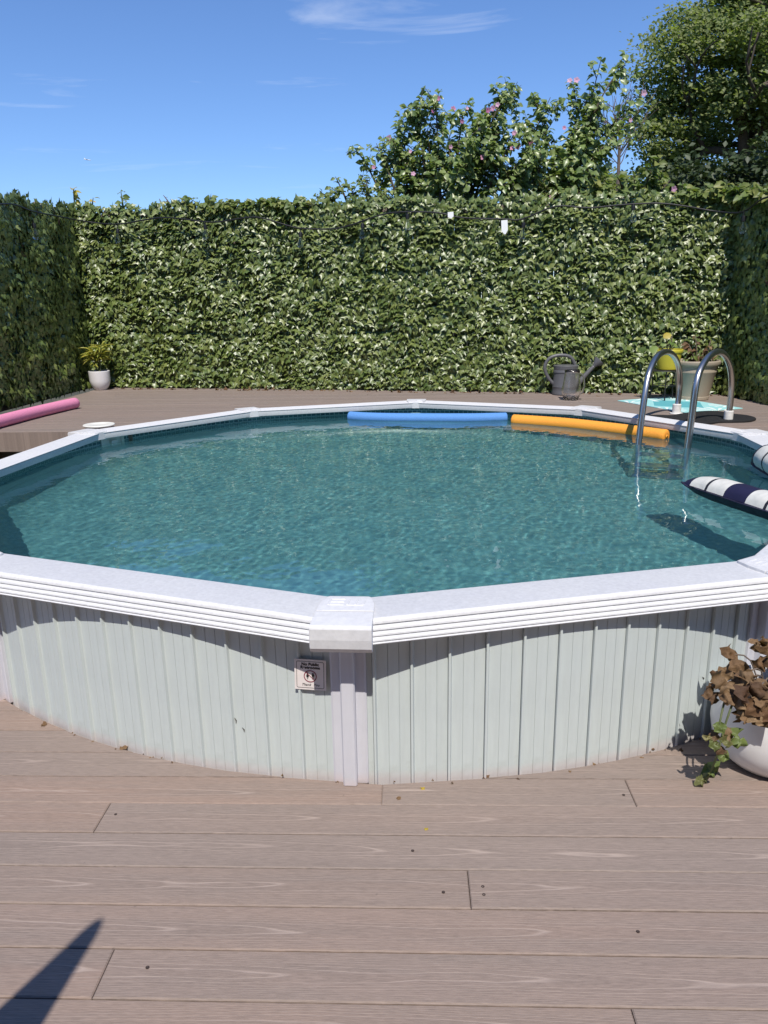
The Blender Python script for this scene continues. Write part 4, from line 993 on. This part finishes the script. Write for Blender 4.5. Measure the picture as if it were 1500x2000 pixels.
# big beige planter with a dying plant
M_BEIGE = mat('beige_plastic', (.35, .295, .225), .5, noise=.04)
p0 = at_z(1364, 783, FDZ); p0.y += .14
k_ = (p0.y/7.0)*1.0
big = pot('beige_planter', [(.135, 0), (.14, .006), (.142, .03), (.139, .034), (.183, .245), (.188, .252), (.189, .262), (.186, .268), (.19, .31), (.198, .318), (.212, .322), (.217, .335), (.216, .350), (.208, .358), (.196, .356), (.19, .345), (.185, .30)], M_BEIGE, p0, .30, .185, 56, label='large beige pot with a mostly dead brown plant beside the right hedge', cat='potted plant')
r = np.random.default_rng(72); LT2 = leaf_template(.3, .15, .4); me1 = big_mesh('dead_leaf', LT2[0], LT2[1], M_DEAD, np.zeros(9)); me2 = big_mesh('leaf', LT2[0], LT2[1], M_IVY, np.zeros(9)); mb = MB()
Sx = []
for (x, y) in ((1345, 672), (1358, 655), (1352, 690), (1388, 665), (1392, 676), (1366, 690), (1375, 700), (1340, 700), (1398, 690)):
    t = at_y(x, y, p0.y)-p0; P = smooth_path([Vector((t.x*.25, r.uniform(-.03, .03), .30)), Vector((t.x*.6, r.uniform(-.05, .05), lerp(.30, t.z, .5))), t], 4); mb.tube(P, .004, 5); Sx.append(P)
mb.build('stem', M_TWIG, big)
for P in Sx:
    for _ in range(11):
        q = P[int(r.integers(4, len(P)))]; a = r.uniform(0, 6.28); tip = np.array([[math.cos(a), math.sin(a), r.uniform(-1.2, .1)]]); nn = r.normal(0, .7, (1, 3))+np.array([[0, -.5, .6]]); Rm = frames(nn, tip)[0]; s = r.uniform(.035, .075)
        gm = r.random() < .22; o = bpy.data.objects.new('leaf' if gm else 'dead_leaf', me2 if gm else me1); COL.objects.link(o); o.parent = big; o.matrix_local = Matrix([[*(Rm[i]*s), q[i]] for i in range(3)]+[[0, 0, 0, 1]])

# wire plant stand and its yellow pot
YS = 7.12; topc = at_y(1298, 722, YS); leg = at_y(1290, 776, YS)
stand = empty('plant_stand', (topc.x, YS, FDZ), label='thin black metal plant stand carrying the yellow pot', cat='plant stand'); hz = topc.z-FDZ
M_IRON = mat('black_iron', (.015, .014, .014), .5)
mb = MB(); mb.lathe([(.132, -.008), (.135, -.004), (.132, 0), (.02, -.001)], 32); mb.build('stand_top', M_IRON, stand, loc=(0, 0, hz), smooth=False)
for k in range(3):
    a = R(-100+120*k); mb = MB(); mb.tube([(.118*math.cos(a), .118*math.sin(a), hz-.006), (.10*math.cos(a), .10*math.sin(a), hz*.5), (.12*math.cos(a), .12*math.sin(a), .0)], .006, 8); mb.build('leg', M_IRON, stand)
mb = MB(); mb.tube([(.10*math.cos(2*math.pi*j/24), .10*math.sin(2*math.pi*j/24), hz*.5) for j in range(25)], .004, 6); mb.build('brace', M_IRON, stand)
M_YPOT = mat('yellow_green_glaze', (.52, .46, .045), .35, noise=.04)
yp = pot('yellow_pot', [(.088, .002), (.092, .006), (.112, .15), (.12, .155), (.123, .163), (.123, .178), (.119, .184), (.110, .182), (.106, .15)], M_YPOT, (topc.x+.028, YS, topc.z+.0015), .155, .107, label='yellow pot with a sparse leafy plant standing on the wire stand', cat='potted plant')
yb = yp.location.copy(); r = np.random.default_rng(73); mb = MB(); RT = np.array([(0, -.5, .05)]+[(.5*math.sin(a)*(1+.1*math.cos(5*a)), -.5+.5*math.cos(a)*(1+.1*math.cos(5*a)), -.06) for a in np.linspace(0, 2*math.pi, 13)[:-1]]); RF = np.array([(0, 1+(i+1) % 12, 1+i) for i in range(12)])
lgm = big_mesh('leaf', RT, RF, leaf_mat('pale_green_leaf', [(.16, .25, .06), (.22, .30, .08), (.12, .2, .05)], .45, .3), np.zeros(13)); lyl = big_mesh('leaf', RT, RF, M_YLEAF, np.zeros(13))
for (x, y, yl, s) in ((1295, 653, 1, .075), (1315, 665, 0, .07), (1284, 676, 0, .085), (1300, 668, 0, .055), (1322, 672, 0, .05), (1312, 650, 0, .05), (1292, 684, 0, .06), (1306, 684, 0, .05), (1318, 684, 0, .045), (1310, 660, 0, .05)):
    t = at_y(x, y, YS)-yb; a = r.uniform(0, 6.28); P = smooth_path([Vector((t.x*.2, 0, .15)), Vector((t.x*.5, r.uniform(-.03, .03), lerp(.15, t.z, .6))), t], 4); mb.tube(P, .004, 5)
    Rm = frames(np.array([[r.uniform(-.5, .5), -.7, .7]]), np.array([[r.uniform(-1, 1), -.2, -.6]]))[0]
    o = bpy.data.objects.new('leaf', lyl if yl else lgm); COL.objects.link(o); o.parent = yp; o.matrix_local = Matrix([[*(Rm[i]*s), t[i]] for i in range(3)]+[[0, 0, 0, 1]])
mb.build('stem', M_TWIG, yp)

# watering can
pw = at_z(1102, 770, FDZ); YC = pw.y-.01
wc = empty('watering_can', (pw.x, YC, FDZ), label='dark grey plastic watering can standing against the hedge', cat='watering can'); wb = Vector((pw.x, YC, FDZ))
M_CAN = mat('grey_plastic', (.115, .115, .122), .42, noise=.05)
def L_(x, y): return at_y(x, y, YC)-wb
bw = (at_y(1126, 740, YC)-at_y(1079, 740, YC)).x/2; h = L_(1102, 713).z
mb = MB(); mb.lathe([(bw*.98, 0), (bw*1.04, .006), (bw*1.04, .03), (bw*1.02, .036), (bw*1.02, .075), (bw*1.04, .08), (bw*1.02, .086), (bw*.96, h-.075), (bw*1.0, h-.07), (bw*1.0, h-.05), (bw*.97, h-.045), (bw*.99, h-.02), (bw*1.0, h-.004), (bw*.97, h), (bw*.4, h+.002)], 40, close=True); mb.build('body', M_CAN, wc, angle=40)
mb = MB(); mb.tube([p for p in smooth_path([L_(1084, 752), L_(1071, 738), L_(1064, 718), L_(1071, 702), L_(1085, 695), L_(1102, 694), L_(1115, 698), L_(1122, 710), L_(1123, 716)], 5)], .017, 14); mb.build('handle', M_CAN, wc, smooth=True)
sp_ = smooth_path([L_(1124, 755), L_(1140, 736), L_(1162, 713)], 4); k = len(sp_); mb = MB(); mb.tube(sp_, [lerp(.034, .015, i/(k-1)) for i in range(k)], 16); sg = mb.build('spout', M_CAN, wc, smooth=True)
dv = (L_(1174, 701)-L_(1160, 715)).normalized(); mb = MB(); q0 = L_(1159, 716); mb.tube([q0, q0+dv*.02, q0+dv*.075, q0+dv*.082, q0+dv*.084], [.015, .022, .056, .056, .045], 24); mb.build('rose', M_CAN, wc, angle=40)
mb = MB(); a_, b_, c_ = L_(1124, 742), L_(1146, 729), L_(1124, 757); mb.add([a_+Vector((0, s, 0)) for s in (-.004,)]+[b_+Vector((0, -.004, 0)), c_+Vector((0, -.004, 0)), a_+Vector((0, .004, 0)), b_+Vector((0, .004, 0)), c_+Vector((0, .004, 0))], [(0, 1, 2), (5, 4, 3), (0, 3, 4, 1), (1, 4, 5, 2), (2, 5, 3, 0)]); mb.build('spout_web', M_CAN, wc)

# clear pitcher in front of the can
pp = at_z(1107, 777, FDZ); pp.y -= .17; pi = empty('clear_pitcher', (pp.x, pp.y, FDZ), label='clear plastic pitcher with a handle in front of the watering can', cat='pitcher')
M_CLEAR = mat('clear_plastic', (1, 1, 1), .14, trans=1, ior=1.4)
ph = (at_y(1107, 723, pp.y).z-FDZ); bw = .088
mb = MB(); mb.lathe([(.055, .001), (.062, .004), (bw, .06), (bw*1.02, .10), (bw*.88, .17), (bw*.78, ph-.03), (bw*.82, ph), (bw*.76, ph), (bw*.72, ph-.03), (bw*.81, .17), (bw*.95, .10), (bw*.93, .06), (.055, .014), (.01, .014)], 40); mb.build('jug', M_CLEAR, pi, smooth=True)
mb = MB(); mb.tube(smooth_path([(bw*.7, 0, ph-.03), (bw*1.15, 0, ph-.05), (bw*1.32, 0, ph*.5), (bw*1.15, 0, ph*.25), (bw*.93, 0, ph*.22)], 5), .008, 10); mb.build('handle', M_CLEAR, pi, smooth=True)

# skimmer lid beside the left corner of the pool
pd = at_z(193, 828.5, .59); sk_ = empty('skimmer_lid', (pd.x, pd.y, .545), label='round white lid sitting raised beside the left pool corner', cat='lid')
mb = MB(); mb.lathe([(.112, .030), (.118, .034), (.120, .040), (.117, .045), (.06, .047), (.055, .044), (.001, .044)], 44, close=True); mb.build('lid', mat('lid_white', (.76, .75, .70), .45, noise=.05), sk_, angle=40)
mb = MB(); mb.lathe([(.095, -.03), (.095, .02), (.102, .031), (.09, .031)], 36); mb.build('collar', mat('dark_collar', (.05, .045, .042), .7), sk_)

# floating striped cushions
def stripes(seq, name):
    m = bpy.data.materials.new(name); m.use_nodes = True; N, L = nodes(m); b = N['Principled BSDF']; t = N.new('ShaderNodeTexCoord'); se = N.new('ShaderNodeSeparateXYZ'); L.new(t.outputs['Object'], se.inputs[0])
    c = None; x = se.outputs[0]
    per = sum(w for w, _ in seq); f = MN(N, L, 'MULTIPLY', MN(N, L, 'FRACT', MN(N, L, 'DIVIDE', x, per)), per); pos_ = 0; col = seq[0][1]
    for w, cc in seq:
        col = cc if isinstance(col, tuple) and pos_ == 0 else mixrgb(N, L, MN(N, L, 'GREATER_THAN', f, pos_), col, cc); pos_ += w
    side = MN(N, L, 'GREATER_THAN', se.outputs[2], .004)
    nz = noise(N, L, t.outputs['Object'], 30, 4, .6)
    col = mixrgb(N, L, side, (.012, .011, .03), col); col = mixrgb(N, L, 1.0, col, ramp(N, L, nz, [(.3, (.9, .9, .9)), (.7, (1.05, 1.05, 1.05))]), 'MULTIPLY')
    L.new(col, b.inputs['Base Color']); b.inputs['Roughness'].default_value = .55
    bp = N.new('ShaderNodeBump'); bp.inputs['Strength'].default_value = .35; bp.inputs['Distance'].default_value = .01; L.new(noise(N, L, t.outputs['Object'], 9, 3, .5), bp.inputs['Height']); L.new(bp.outputs[0], b.inputs['Normal'])
    return m
CRM = (.66, .65, .60); NVY = (.014, .012, .045); BLK = (.018, .017, .022)
M_STR = stripes([(.11, CRM), (.016, BLK), (.115, CRM), (.14, NVY)], 'striped_vinyl')
def cushion(hx, hy, hz_, name, m, nx=44, ny=20, seed=3):
    r = np.random.default_rng(seed); V = []; F = []
    for s in (1, -1):
        b = len(V)
        for i in range(nx+1):
            for j in range(ny+1):
                u = -1+2*i/nx; v_ = -1+2*j/ny
                e = (1-abs(u)**5)*(1-abs(v_)**2.6); hgt = hz_*max(0, e)**.62
                pk = 1-.05*abs(u)**6; wr = .004*math.sin(u*24+v_*3)*(abs(v_)**3)
                V.append((u*hx*(1-.035*abs(v_)**4), v_*hy*pk*(1-.05*abs(u)**4), s*hgt*(1.0 if s > 0 else .85)+wr))
        for i in range(nx):
            for j in range(ny):
                a = b+i*(ny+1)+j; q = (a, a+ny+1, a+ny+2, a+1); F.append(q if s > 0 else q[::-1])
    mb = MB(); mb.add(V, F); me = mb.mesh(name, m, True); return me
def seam_mesh(hx, hy, name, m, w=.018):
    mb = MB(); P = []; n = 60
    for k in range(n):
        a = 2*math.pi*k/n; c, s = math.cos(a), math.sin(a); P.append((math.copysign(abs(c)**.28, c), math.copysign(abs(s)**.28, s)))
    v = []
    for z in (-.0015, .0015):
        for f_ in (0, 1):
            for (a, b) in P: v.append((a*(hx-.012+f_*(w+.004)), b*(hy-.012+f_*(w+.004)), z+.004*math.sin(a*30+b*9)*f_))
    fs = []
    for k in range(n):
        q = (k+1) % n; fs += [(2*n+k, 2*n+q, 3*n+q, 3*n+k), (k, n+k, n+q, q), (n+k, 3*n+k, 3*n+q, n+q), (k, q, 2*n+q, 2*n+k)]
    mb.add(v, fs); return mb.mesh(name, m)
M_SEAM = mat('navy_welt', (.02, .018, .045), .5)
def place_cushion(c, ax_, tilt, hx, hy, hz_, label, seed):
    e = empty('floating_cushion', tuple(c), label=label, cat='pool float', group='striped pool floats'); e.rotation_euler = (tilt[0], tilt[1], ax_)
    link('cushion', cushion(hx, hy, hz_, 'cushion', M_STR, seed=seed), e); link('seam', seam_mesh(hx, hy, 'seam', M_SEAM), e); return e
A_ = at_z(1327, 945, WATERZ+.055); B_ = at_z(1500, 1001, WATERZ+.055); d = (B_-A_); L2 = d.length; d.normalize()
hx, hy = .46, .09; side = Vector((-d.y, d.x, 0))
if side.x < 0: side = -side
c = A_+d*(hx-.0)+side*(hy*.92); c.z = WATERZ+.055
place_cushion(c, math.atan2(d.y, d.x), (R(-4), 0), hx, hy, .065, 'long navy and cream striped float lying flat on the water', 3)
place_cushion(Vector((2.20, 4.10, WATERZ+.08)), R(88), (R(-50), R(-3)), .32, .075, .07, 'striped float bolster tilted on its side against the right pool wall', 4)

# ------------------------------------------------------------------ sticker on the siding
pst = at_z(605, 1318, .30); 
def wall_hit(px, py, rad):
    rr = ray(px, py); ox, oy = -PC.x, -PC.y; a = rr.x**2+rr.y**2; b = 2*(ox*rr.x+oy*rr.y); c = ox*ox+oy*oy-rad*rad
    t = (-b-math.sqrt(b*b-4*a*c))/(2*a); return Vector((rr.x*t, rr.y*t, HC+rr.z*t))
s0 = wall_hit(606, 1318, RWALL+.0138); tl = wall_hit(573, 1288, RWALL+.0138); tr = wall_hit(635, 1289, RWALL+.0138); bl = wall_hit(577, 1347, RWALL+.0138); br_ = wall_hit(638, 1348, RWALL+.0138)
sw = ((tr-tl).length+(br_-bl).length)/2; sh = ((tl-bl).length+(tr-br_).length)/2
xd = ((tr-tl)+(br_-bl)); xd.z = 0; xd.normalize(); zd = Vector((0, 0, 1)); nd = xd.cross(zd); nd = -nd if nd.dot(Vector((0, -1, 0))) < 0 else nd
st_ = empty('restroom_sticker', tuple(s0), label='square white no public restrooms sticker on the siding left of the post', cat='sticker')
st_.matrix_world = Matrix(((xd.x, zd.x, nd.x, s0.x), (xd.y, zd.y, nd.y, s0.y), (xd.z, zd.z, nd.z, s0.z), (0, 0, 0, 1))) @ Matrix.Rotation(R(-1.5), 4, 'Z')
M_PAPER = mat('sticker_vinyl', (.76, .70, .68), .4, noise=.06, nscale=30); M_INK = mat('black_ink', (.015, .014, .014), .6); M_RED = mat('dull_red_ink', (.25, .03, .06), .6)
mb = MB(); mb.prism([(-sw/2, -sh/2), (sw/2, -sh/2), (sw/2, sh/2), (-sw/2, sh/2)], -.0008, 0); mb.build('backing', M_PAPER, st_)
def ring(w, h, rad, t, n=6):
    o_, i_ = [], []
    for cx, cy, a0_ in ((w-rad, h-rad, 0), (-w+rad, h-rad, 90), (-w+rad, -h+rad, 180), (w-rad, -h+rad, 270)):
        for k in range(n+1):
            a = R(a0_+90*k/n); o_.append((cx+rad*math.cos(a), cy+rad*math.sin(a), 0)); i_.append((cx+(rad-t)*math.cos(a), cy+(rad-t)*math.sin(a), 0))
    m_ = len(o_); return o_+i_, [(k, (k+1) % m_, m_+(k+1) % m_, m_+k) for k in range(m_)]
mb = MB(); v, f = ring(sw*.435, sh*.44, sw*.05, sw*.013); mb.add(v, f); mb.build('border', M_INK, st_, loc=(0, 0, .0006))
v, f = ring(sw*.205, sw*.205, sw*.205, sw*.028, 10); mb = MB(); mb.add(v, f)
a = R(-45); t_ = sw*.009; c_, s_ = math.cos(a), math.sin(a); q = sw*.175
mb.add([(-q*c_-t_*s_*-1, -q*s_-t_*c_, 0), (q*c_+t_*s_, q*s_-t_*c_, 0), (q*c_-t_*s_, q*s_+t_*c_, 0), (-q*c_-t_*s_, -q*s_+t_*c_, 0)], [(0, 1, 2, 3)]); mb.build('prohibition_sign', M_RED, st_, loc=(0, -sh*.045, .0012))
def figure(x, skirt):
    mb = MB(); s = sw*.0155; n = 12
    mb.add([(x+1.35*s*math.cos(2*math.pi*k/n), 7.2*s+1.35*s*math.sin(2*math.pi*k/n), 0) for k in range(n)], [tuple(range(n))])
    if skirt: P = [(-1.6, 5.4), (1.6, 5.4), (2.9, .8), (2.2, .5), (1.5, 2.6), (2.6, -1.6), (1.0, -1.6), (1.0, -6), (.2, -6), (.2, -1.6), (-.2, -1.6), (-.2, -6), (-1.0, -6), (-1.0, -1.6), (-2.6, -1.6), (-1.5, 2.6), (-2.2, .5), (-2.9, .8)]
    else: P = [(-2.2, 5.4), (2.2, 5.4), (2.6, 5.0), (2.6, .2), (1.9, .2), (1.8, 3.6), (1.7, -6), (.3, -6), (.2, -.6), (-.2, -.6), (-.3, -6), (-1.7, -6), (-1.8, 3.6), (-1.9, .2), (-2.6, .2), (-2.6, 5.0)]
    mb.add([(x+a_*s, b_*s, 0) for a_, b_ in P], [tuple(range(len(P)-1, -1, -1))]); return mb
figure(-sw*.085, True).build('pictogram', M_INK, st_, loc=(0, -sh*.055, .0009)); figure(sw*.085, False).build('pictogram', M_INK, st_, loc=(0, -sh*.055, .0009))
def text(body, size, y, shear=0, off=0, sx=1):
    cu = bpy.data.curves.new('lettering', 'FONT'); cu.body = body; cu.size = size; cu.align_x = 'CENTER'; cu.shear = shear; cu.offset = off; cu.space_character = 1.06
    cu.materials.append(M_INK); tmp = bpy.data.objects.new('tmp', cu); COL.objects.link(tmp); bpy.context.view_layer.update()
    me = bpy.data.meshes.new_from_object(tmp.evaluated_get(bpy.context.evaluated_depsgraph_get())); bpy.data.objects.remove(tmp); me.name = 'lettering'
    o = link('lettering', me, st_, loc=(0, y, .0008)); o.scale = (sx, 1, 1); return o
text('No Public', sh*.125, sh*.305, 0, sh*.006, 1.0); text('Restrooms', sh*.125, sh*.20, 0, sh*.006, 1.02); text('Thank  You', sh*.115, -sh*.365, .38, sh*.0012, .95)

for (x0, y0, x1, y1) in ((458, 1402, 461, 1413), (473, 1421, 477, 1430), (1372, 1322, 1374, 1327)):
    a_ = wall_hit(x0, y0, RWALL+.0015); b2 = wall_hit(x1, y1, RWALL+.0015); mb = MB(); mb.tube([a_-PC.to_3d(), (a_+b2)/2-PC.to_3d()+Vector((.003, 0, 0)), b2-PC.to_3d()], [.0006, .0022, .0008], 5); mb.build('paint_chip', mat('bare_metal_chip', (.08, .075, .07), .7), pool)
# ------------------------------------------------------------------ white planter with the dried geranium
PH = .255
pc0 = Vector((1.262, 2.228, 0))
pl = pot('white_planter', [(r_*1.14, z_) for r_, z_ in [(.095, .001), (.11, .005), (.142, .04), (.159, .085), (.166, .13), (.165, .18), (.160, .225), (.158, PH-.005), (.156, PH), (.150, PH+.001), (.146, PH-.005), (.148, .22), (.152, .17)]], mat('white_planter_plastic', (.76, .75, .75), .35, noise=.04, nscale=15), pc0, .20, .17, 64, label='rounded white planter with a dried brown geranium at the foot of the pool', cat='potted plant')
def crumple(seed, curl=.42):
    r = np.random.default_rng(seed); n = 13; k = 4; V = [(0, 0, 0)]; F = []; ph = r.uniform(0, 6.28, 6)
    for q in range(1, k+1):
        for j in range(n):
            a = 2*math.pi*j/n; rad = .5*q/k*(1+.16*math.cos(5*a+ph[0])+.08*r.normal()*(q == k)); x, y = rad*math.sin(a), -.45+rad*math.cos(a)
            z = .22*math.sin(10*x+ph[1])*q/k+.20*math.sin(12*y+ph[2])*q/k+.16*math.cos(3*a+ph[3])*(q/k)**2-1.3*(x*x)*(1+.8*math.sin(ph[4]))+.05*r.normal()
            V.append((x*.85, y, z))
    V[0] = (0, -.45, .05); c1 = r.uniform(2.5, 5.5)*curl; c2_ = r.uniform(.8, 2.6)*curl; W = []
    for (x, y, z) in V:      # roll the blade round its midrib and curl the tip under
        s_ = 1 if r.random() < 2 else -1; x2 = math.sin(c1*x)/c1 if curl else x; z2 = z*(.85 if curl else 1)-((1-math.cos(c1*x))/c1 if curl else 0)
        yy = y+.45; y2 = (math.sin(c2_*yy)/c2_ if curl else yy)-.45; z2 -= ((1-math.cos(c2_*yy))/c2_ if curl else 0); W.append((x2, y2, z2))
    V = W
    for j in range(n):
        b = (j+1) % n; F.append((0, 1+b, 1+j))
        for q in range(k-1):
            p = 1+q*n; F += [(p+j, p+b, p+n+b), (p+j, p+n+b, p+n+j)]
    return np.array(V), np.array(F)
CRU = [big_mesh('dried_leaf', *crumple(s), M_DEAD, np.zeros(53)) for s in range(5)]
M_GER = leaf_mat('geranium_leaf', [(.12, .17, .045), (.16, .20, .06), (.09, .13, .035), (.22, .19, .08)], .5, .25)
GER = [big_mesh('leaf', *crumple(s, 0), M_GER, np.zeros(53)) for s in (8, 9)]
r = np.random.default_rng(81); mb = MB(); o0 = pc0
def put(px, py, dy, s, ms, nm, drop=None, own=True):
    t = at_y(px, py, pc0.y+dy)-pc0
    Rm = frames(np.array([[r.uniform(-.7, .7), -.8, r.uniform(.1, .9)]]), np.array([[r.uniform(-.8, .8), -.3, r.uniform(-1., .3)]]))[0]
    o = bpy.data.objects.new(nm, ms[int(r.integers(0, len(ms)))]); COL.objects.link(o); o.parent = pl; o.matrix_local = Matrix([[*(Rm[i]*s), t[i]-Rm[i][1]*(-.45)*s] for i in range(3)]+[[0, 0, 0, 1]]); return t
for (px, py, dy, s) in ((1428, 1278, .0, .085), (1400, 1318, -.06, .07), (1428, 1308, -.08, .10), (1418, 1335, -.12, .10), (1440, 1338, -.15, .11), (1462, 1330, -.16, .12), (1395, 1362, -.12, .085), (1425, 1360, -.17, .10), (1450, 1362, -.19, .11), (1478, 1350, -.19, .11), (1492, 1375, -.2, .11), (1465, 1388, -.2, .10), (1448, 1398, -.19, .08), (1478, 1402, -.2, .09), (1492, 1290, .02, .09), (1484, 1262, .04, .075), (1502, 1255, .04, .09), (1520, 1300, 0, .12), (1515, 1350, -.12, .12), (1500, 1400, -.2, .10), (1390, 1340, -.08, .05), (1497, 1270, .05, .06), (1540, 1330, -.1, .12), (1545, 1270, .03, .1), (1489, 1338, -.14, .07), (1462, 1312, -.06, .06), (1415, 1312, -.05, .06)):
    put(px+r.uniform(-14, 14), py+r.uniform(-10, 12), dy-.012, s*r.uniform(.42, .6), CRU, 'dried_leaf')
    t = put(px, py, dy, s*r.uniform(.48, .72), CRU, 'dried_leaf')
    mb.tube(smooth_path([Vector((t.x*.25, t.y*.25, .20)), Vector((t.x*.6, t.y*.6, max(.27, t.z*.6+.13))), t], 3), .0025, 5)
mb.build('stem', M_TWIG, pl)
mb = MB()
def w_at(px, py, dy): return at_y(px, py, pc0.y+dy)-pc0
v1 = [w_at(1440, 1350, -.14), w_at(1425, 1390, -.19), w_at(1412, 1430, -.2), w_at(1402, 1470, -.20), at_z(1386, 1510, .015)-pc0, at_z(1366, 1527, .012)-pc0]
v2 = [w_at(1415, 1370, -.15), w_at(1408, 1400, -.19), w_at(1404, 1425, -.2)]
for P in (v1, v2): mb.tube(smooth_path(P, 5), .0032, 6)
mb.build('vine', M_STEM, pl)
for (px, py, dy, s) in ((1406, 1421, -.21, .05), (1438, 1438, -.2, .06), (1444, 1452, -.2, .05), (1420, 1448, -.21, .05), (1395, 1455, -.21, .045), (1412, 1475, -.21, .05), (1383, 1442, -.2, .035)): put(px, py, dy, s*.82, GER, 'leaf')
for (px, py, s) in ((1388, 1502, .062), (1368, 1524, .04), (1376, 1518, .035)):
    p = at_z(px, py, .02)-pc0; Rm = frames(np.array([[.2, -.5, 1.]]), np.array([[-.5, -.8, 0]]))[0]; o = bpy.data.objects.new('leaf', GER[0]); COL.objects.link(o); o.parent = pl; o.matrix_local = Matrix([[*(Rm[i]*s), p[i]-Rm[i][1]*(-.45)*s] for i in range(3)]+[[0, 0, 0, 1]])
for (px, py, dy, s) in ((1398, 1436, -.2, .04), (1426, 1436, -.2, .045), (1408, 1462, -.21, .04)): put(px, py, dy, s, CRU, 'dried_leaf')

# fallen bits on the boards
def bit(px, py, z, s, ms, label, sunk=.004):
    p = at_z(px, py, z); o = link('fallen_leaf', ms, loc=(p.x, p.y, z+sunk), rot=(random.uniform(-.3, .3), random.uniform(-.3, .3), random.uniform(0, 6.28)), label=label, cat='leaf', group='fallen leaves on the boards'); o.scale = (s, s, s*.6)
SMY = big_mesh('fallen_leaf', *crumple(15), M_YLEAF, np.zeros(53))
bit(86, 1412, 0, .03, CRU[0], 'curled dry leaf at the foot of the wall at far left'); bit(235, 1462, 0, .03, CRU[1], 'small dry leaf at the wall foot below the left siding')
bit(822, 1541, 0, .018, SMY, 'tiny yellow leaf on the board right of the post'); bit(776, 1562, 0, .016, CRU[2], 'tiny dark brown leaf on the board below the yellow one')
bit(955, 1516, 0, .024, CRU[3], 'dry leaf scrap against the siding right of the post'); bit(1331, 1463, 0, .018, CRU[4], 'tiny curled leaf on the boards left of the white planter'); bit(1273, 1461, 0, .014, CRU[1], 'reddish leaf scrap in the corner where siding meets boards')
bit(836, 1620, 0, .014, SMY, 'yellow petal on the second board below the post'); bit(1165, 774, FDZ, .05, CRU[0], 'dry leaf on the raised deck near the watering can')
# crumbs and dead leaves swept along the foot of the hedge and the pool wall
r = np.random.default_rng(91); tv, tf = crumple(20); Pn = []; Sn = []
for _ in range(170):
    t = r.random(); q = CL*(1-t)+CR*t; Pn.append((q[0]+r.normal(0, .03), q[1]-.13-abs(r.normal(0, .04)), FDZ+.006)); Sn.append(r.uniform(.015, .05))
for _ in range(45):
    a = R(r.uniform(-155, -40)); rad = RWALL+.012+abs(r.normal(0, .010)); Pn.append((PC.x+rad*math.cos(a), PC.y+rad*math.sin(a), .003)); Sn.append(r.uniform(.004, .013))
Pn = np.array(Pn); c = len(Pn); V, F = scatter(tv, tf, Pn, frames(np.array([0, 0, 1.])+r.normal(0, .4, (c, 3)), r.normal(0, 1, (c, 3))), np.array(Sn))
link('leaf_litter', big_mesh('leaf_litter', V, F, M_DEAD, np.repeat(r.random(c), len(tv))), kind='stuff', label='dry leaf litter along the foot of the hedge and pool', cat='litter')

# added unseen parasol, posed to cast the shadow on boards at lower left
tipg = at_z(196, 1796, 0); sl_ = SDIR
def up_ray(px, py, h): p = at_z(px, py, 0); t = h/-SDIR.z; return Vector((p.x-SDIR.x*t, p.y-SDIR.y*t, h))
um = empty('shadow_umbrella', (-1.05, .32, 0), label='unseen furled dark parasol added to cast the shadow at lower left', cat='shadow_caster'); ub = Vector((-1.05, .32, 0))
T0 = up_ray(196, 1797, 2.0); T1 = up_ray(25, 2003, 1.42); dv = (T0-T1).normalized()
M_UMB = mat('dark_canvas', (.05, .055, .07), .9)
mb = MB(); ls = (T0-T1).length; mb.tube([T0-ub, T0-dv*.03-ub, T0-dv*.08-ub, T0-dv*ls*.5-ub, T1-ub, T1-dv*.5-ub, T1-dv*.75-ub], [.006, .014, .021, .038, .062, .08, .075], 14); mb.build('canopy', M_UMB, um, smooth=True)
foot = T1-dv*.7; foot_z = foot-dv*(foot.z/dv.z)*.97
mb = MB(); mb.tube([T1-dv*.6-ub, foot_z-ub], .02, 10); mb.build('pole', M_IRON, um)
mb = MB(); mb.lathe([(.22, .001), (.22, .05), (.05, .07), (.03, .20)], 24, c=tuple(Vector((foot_z.x, foot_z.y, 0))-ub)); mb.build('umbrella_base', M_IRON, um)

# unseen brick building added behind the camera to block sky and deepen shade
hs = empty('added_house', (0, -3.6, 0), label='unseen two storey brick building added behind the deck to deepen the shade', cat='added_house')
M_BRICK = mat('dark_brick', (.13, .085, .07), .9, noise=.3, nscale=14, bump=.4, bscale=30)
mb = MB(); mb.box(-8, -6, -.35, 8, 0, 5.6); mb.build('wall', M_BRICK, hs)
mb = MB(); mb.box(-8.3, -6.3, 5.605, 8.3, .3, 5.8); mb.build('roof', mat('roof_felt', (.08, .08, .085), .9), hs)
M_PANE = mat('window_glass', (.03, .035, .04), .05, spec=.6); M_FRAME = mat('white_frame', (.6, .6, .6), .5)
for (x, z, w, h) in ((-3.2, 1.1, 1.4, 1.3), (3.4, 1.1, 1.4, 1.3), (-3.2, 3.7, 1.2, 1.2), (0, 3.7, 1.2, 1.2), (3.4, 3.7, 1.2, 1.2), (0.3, .02, 1.9, 2.05)):
    f = MB(); 
    for b_ in ((-w/2-.06, -.06, -w/2, h+.06), (w/2, -.06, w/2+.06, h+.06), (-w/2, -.06, w/2, 0), (-w/2, h, w/2, h+.06), (-.03, 0, .03, h)): f.box(b_[0], .003, b_[1], b_[2], .05, b_[3])
    fr_ = f.build('window' if h < 2 else 'patio_door', M_FRAME, hs, loc=(x, 0, z)); g_ = MB(); g_.box(-w/2, .004, 0, w/2, .02, h); g_.build('pane', M_PANE, fr_)
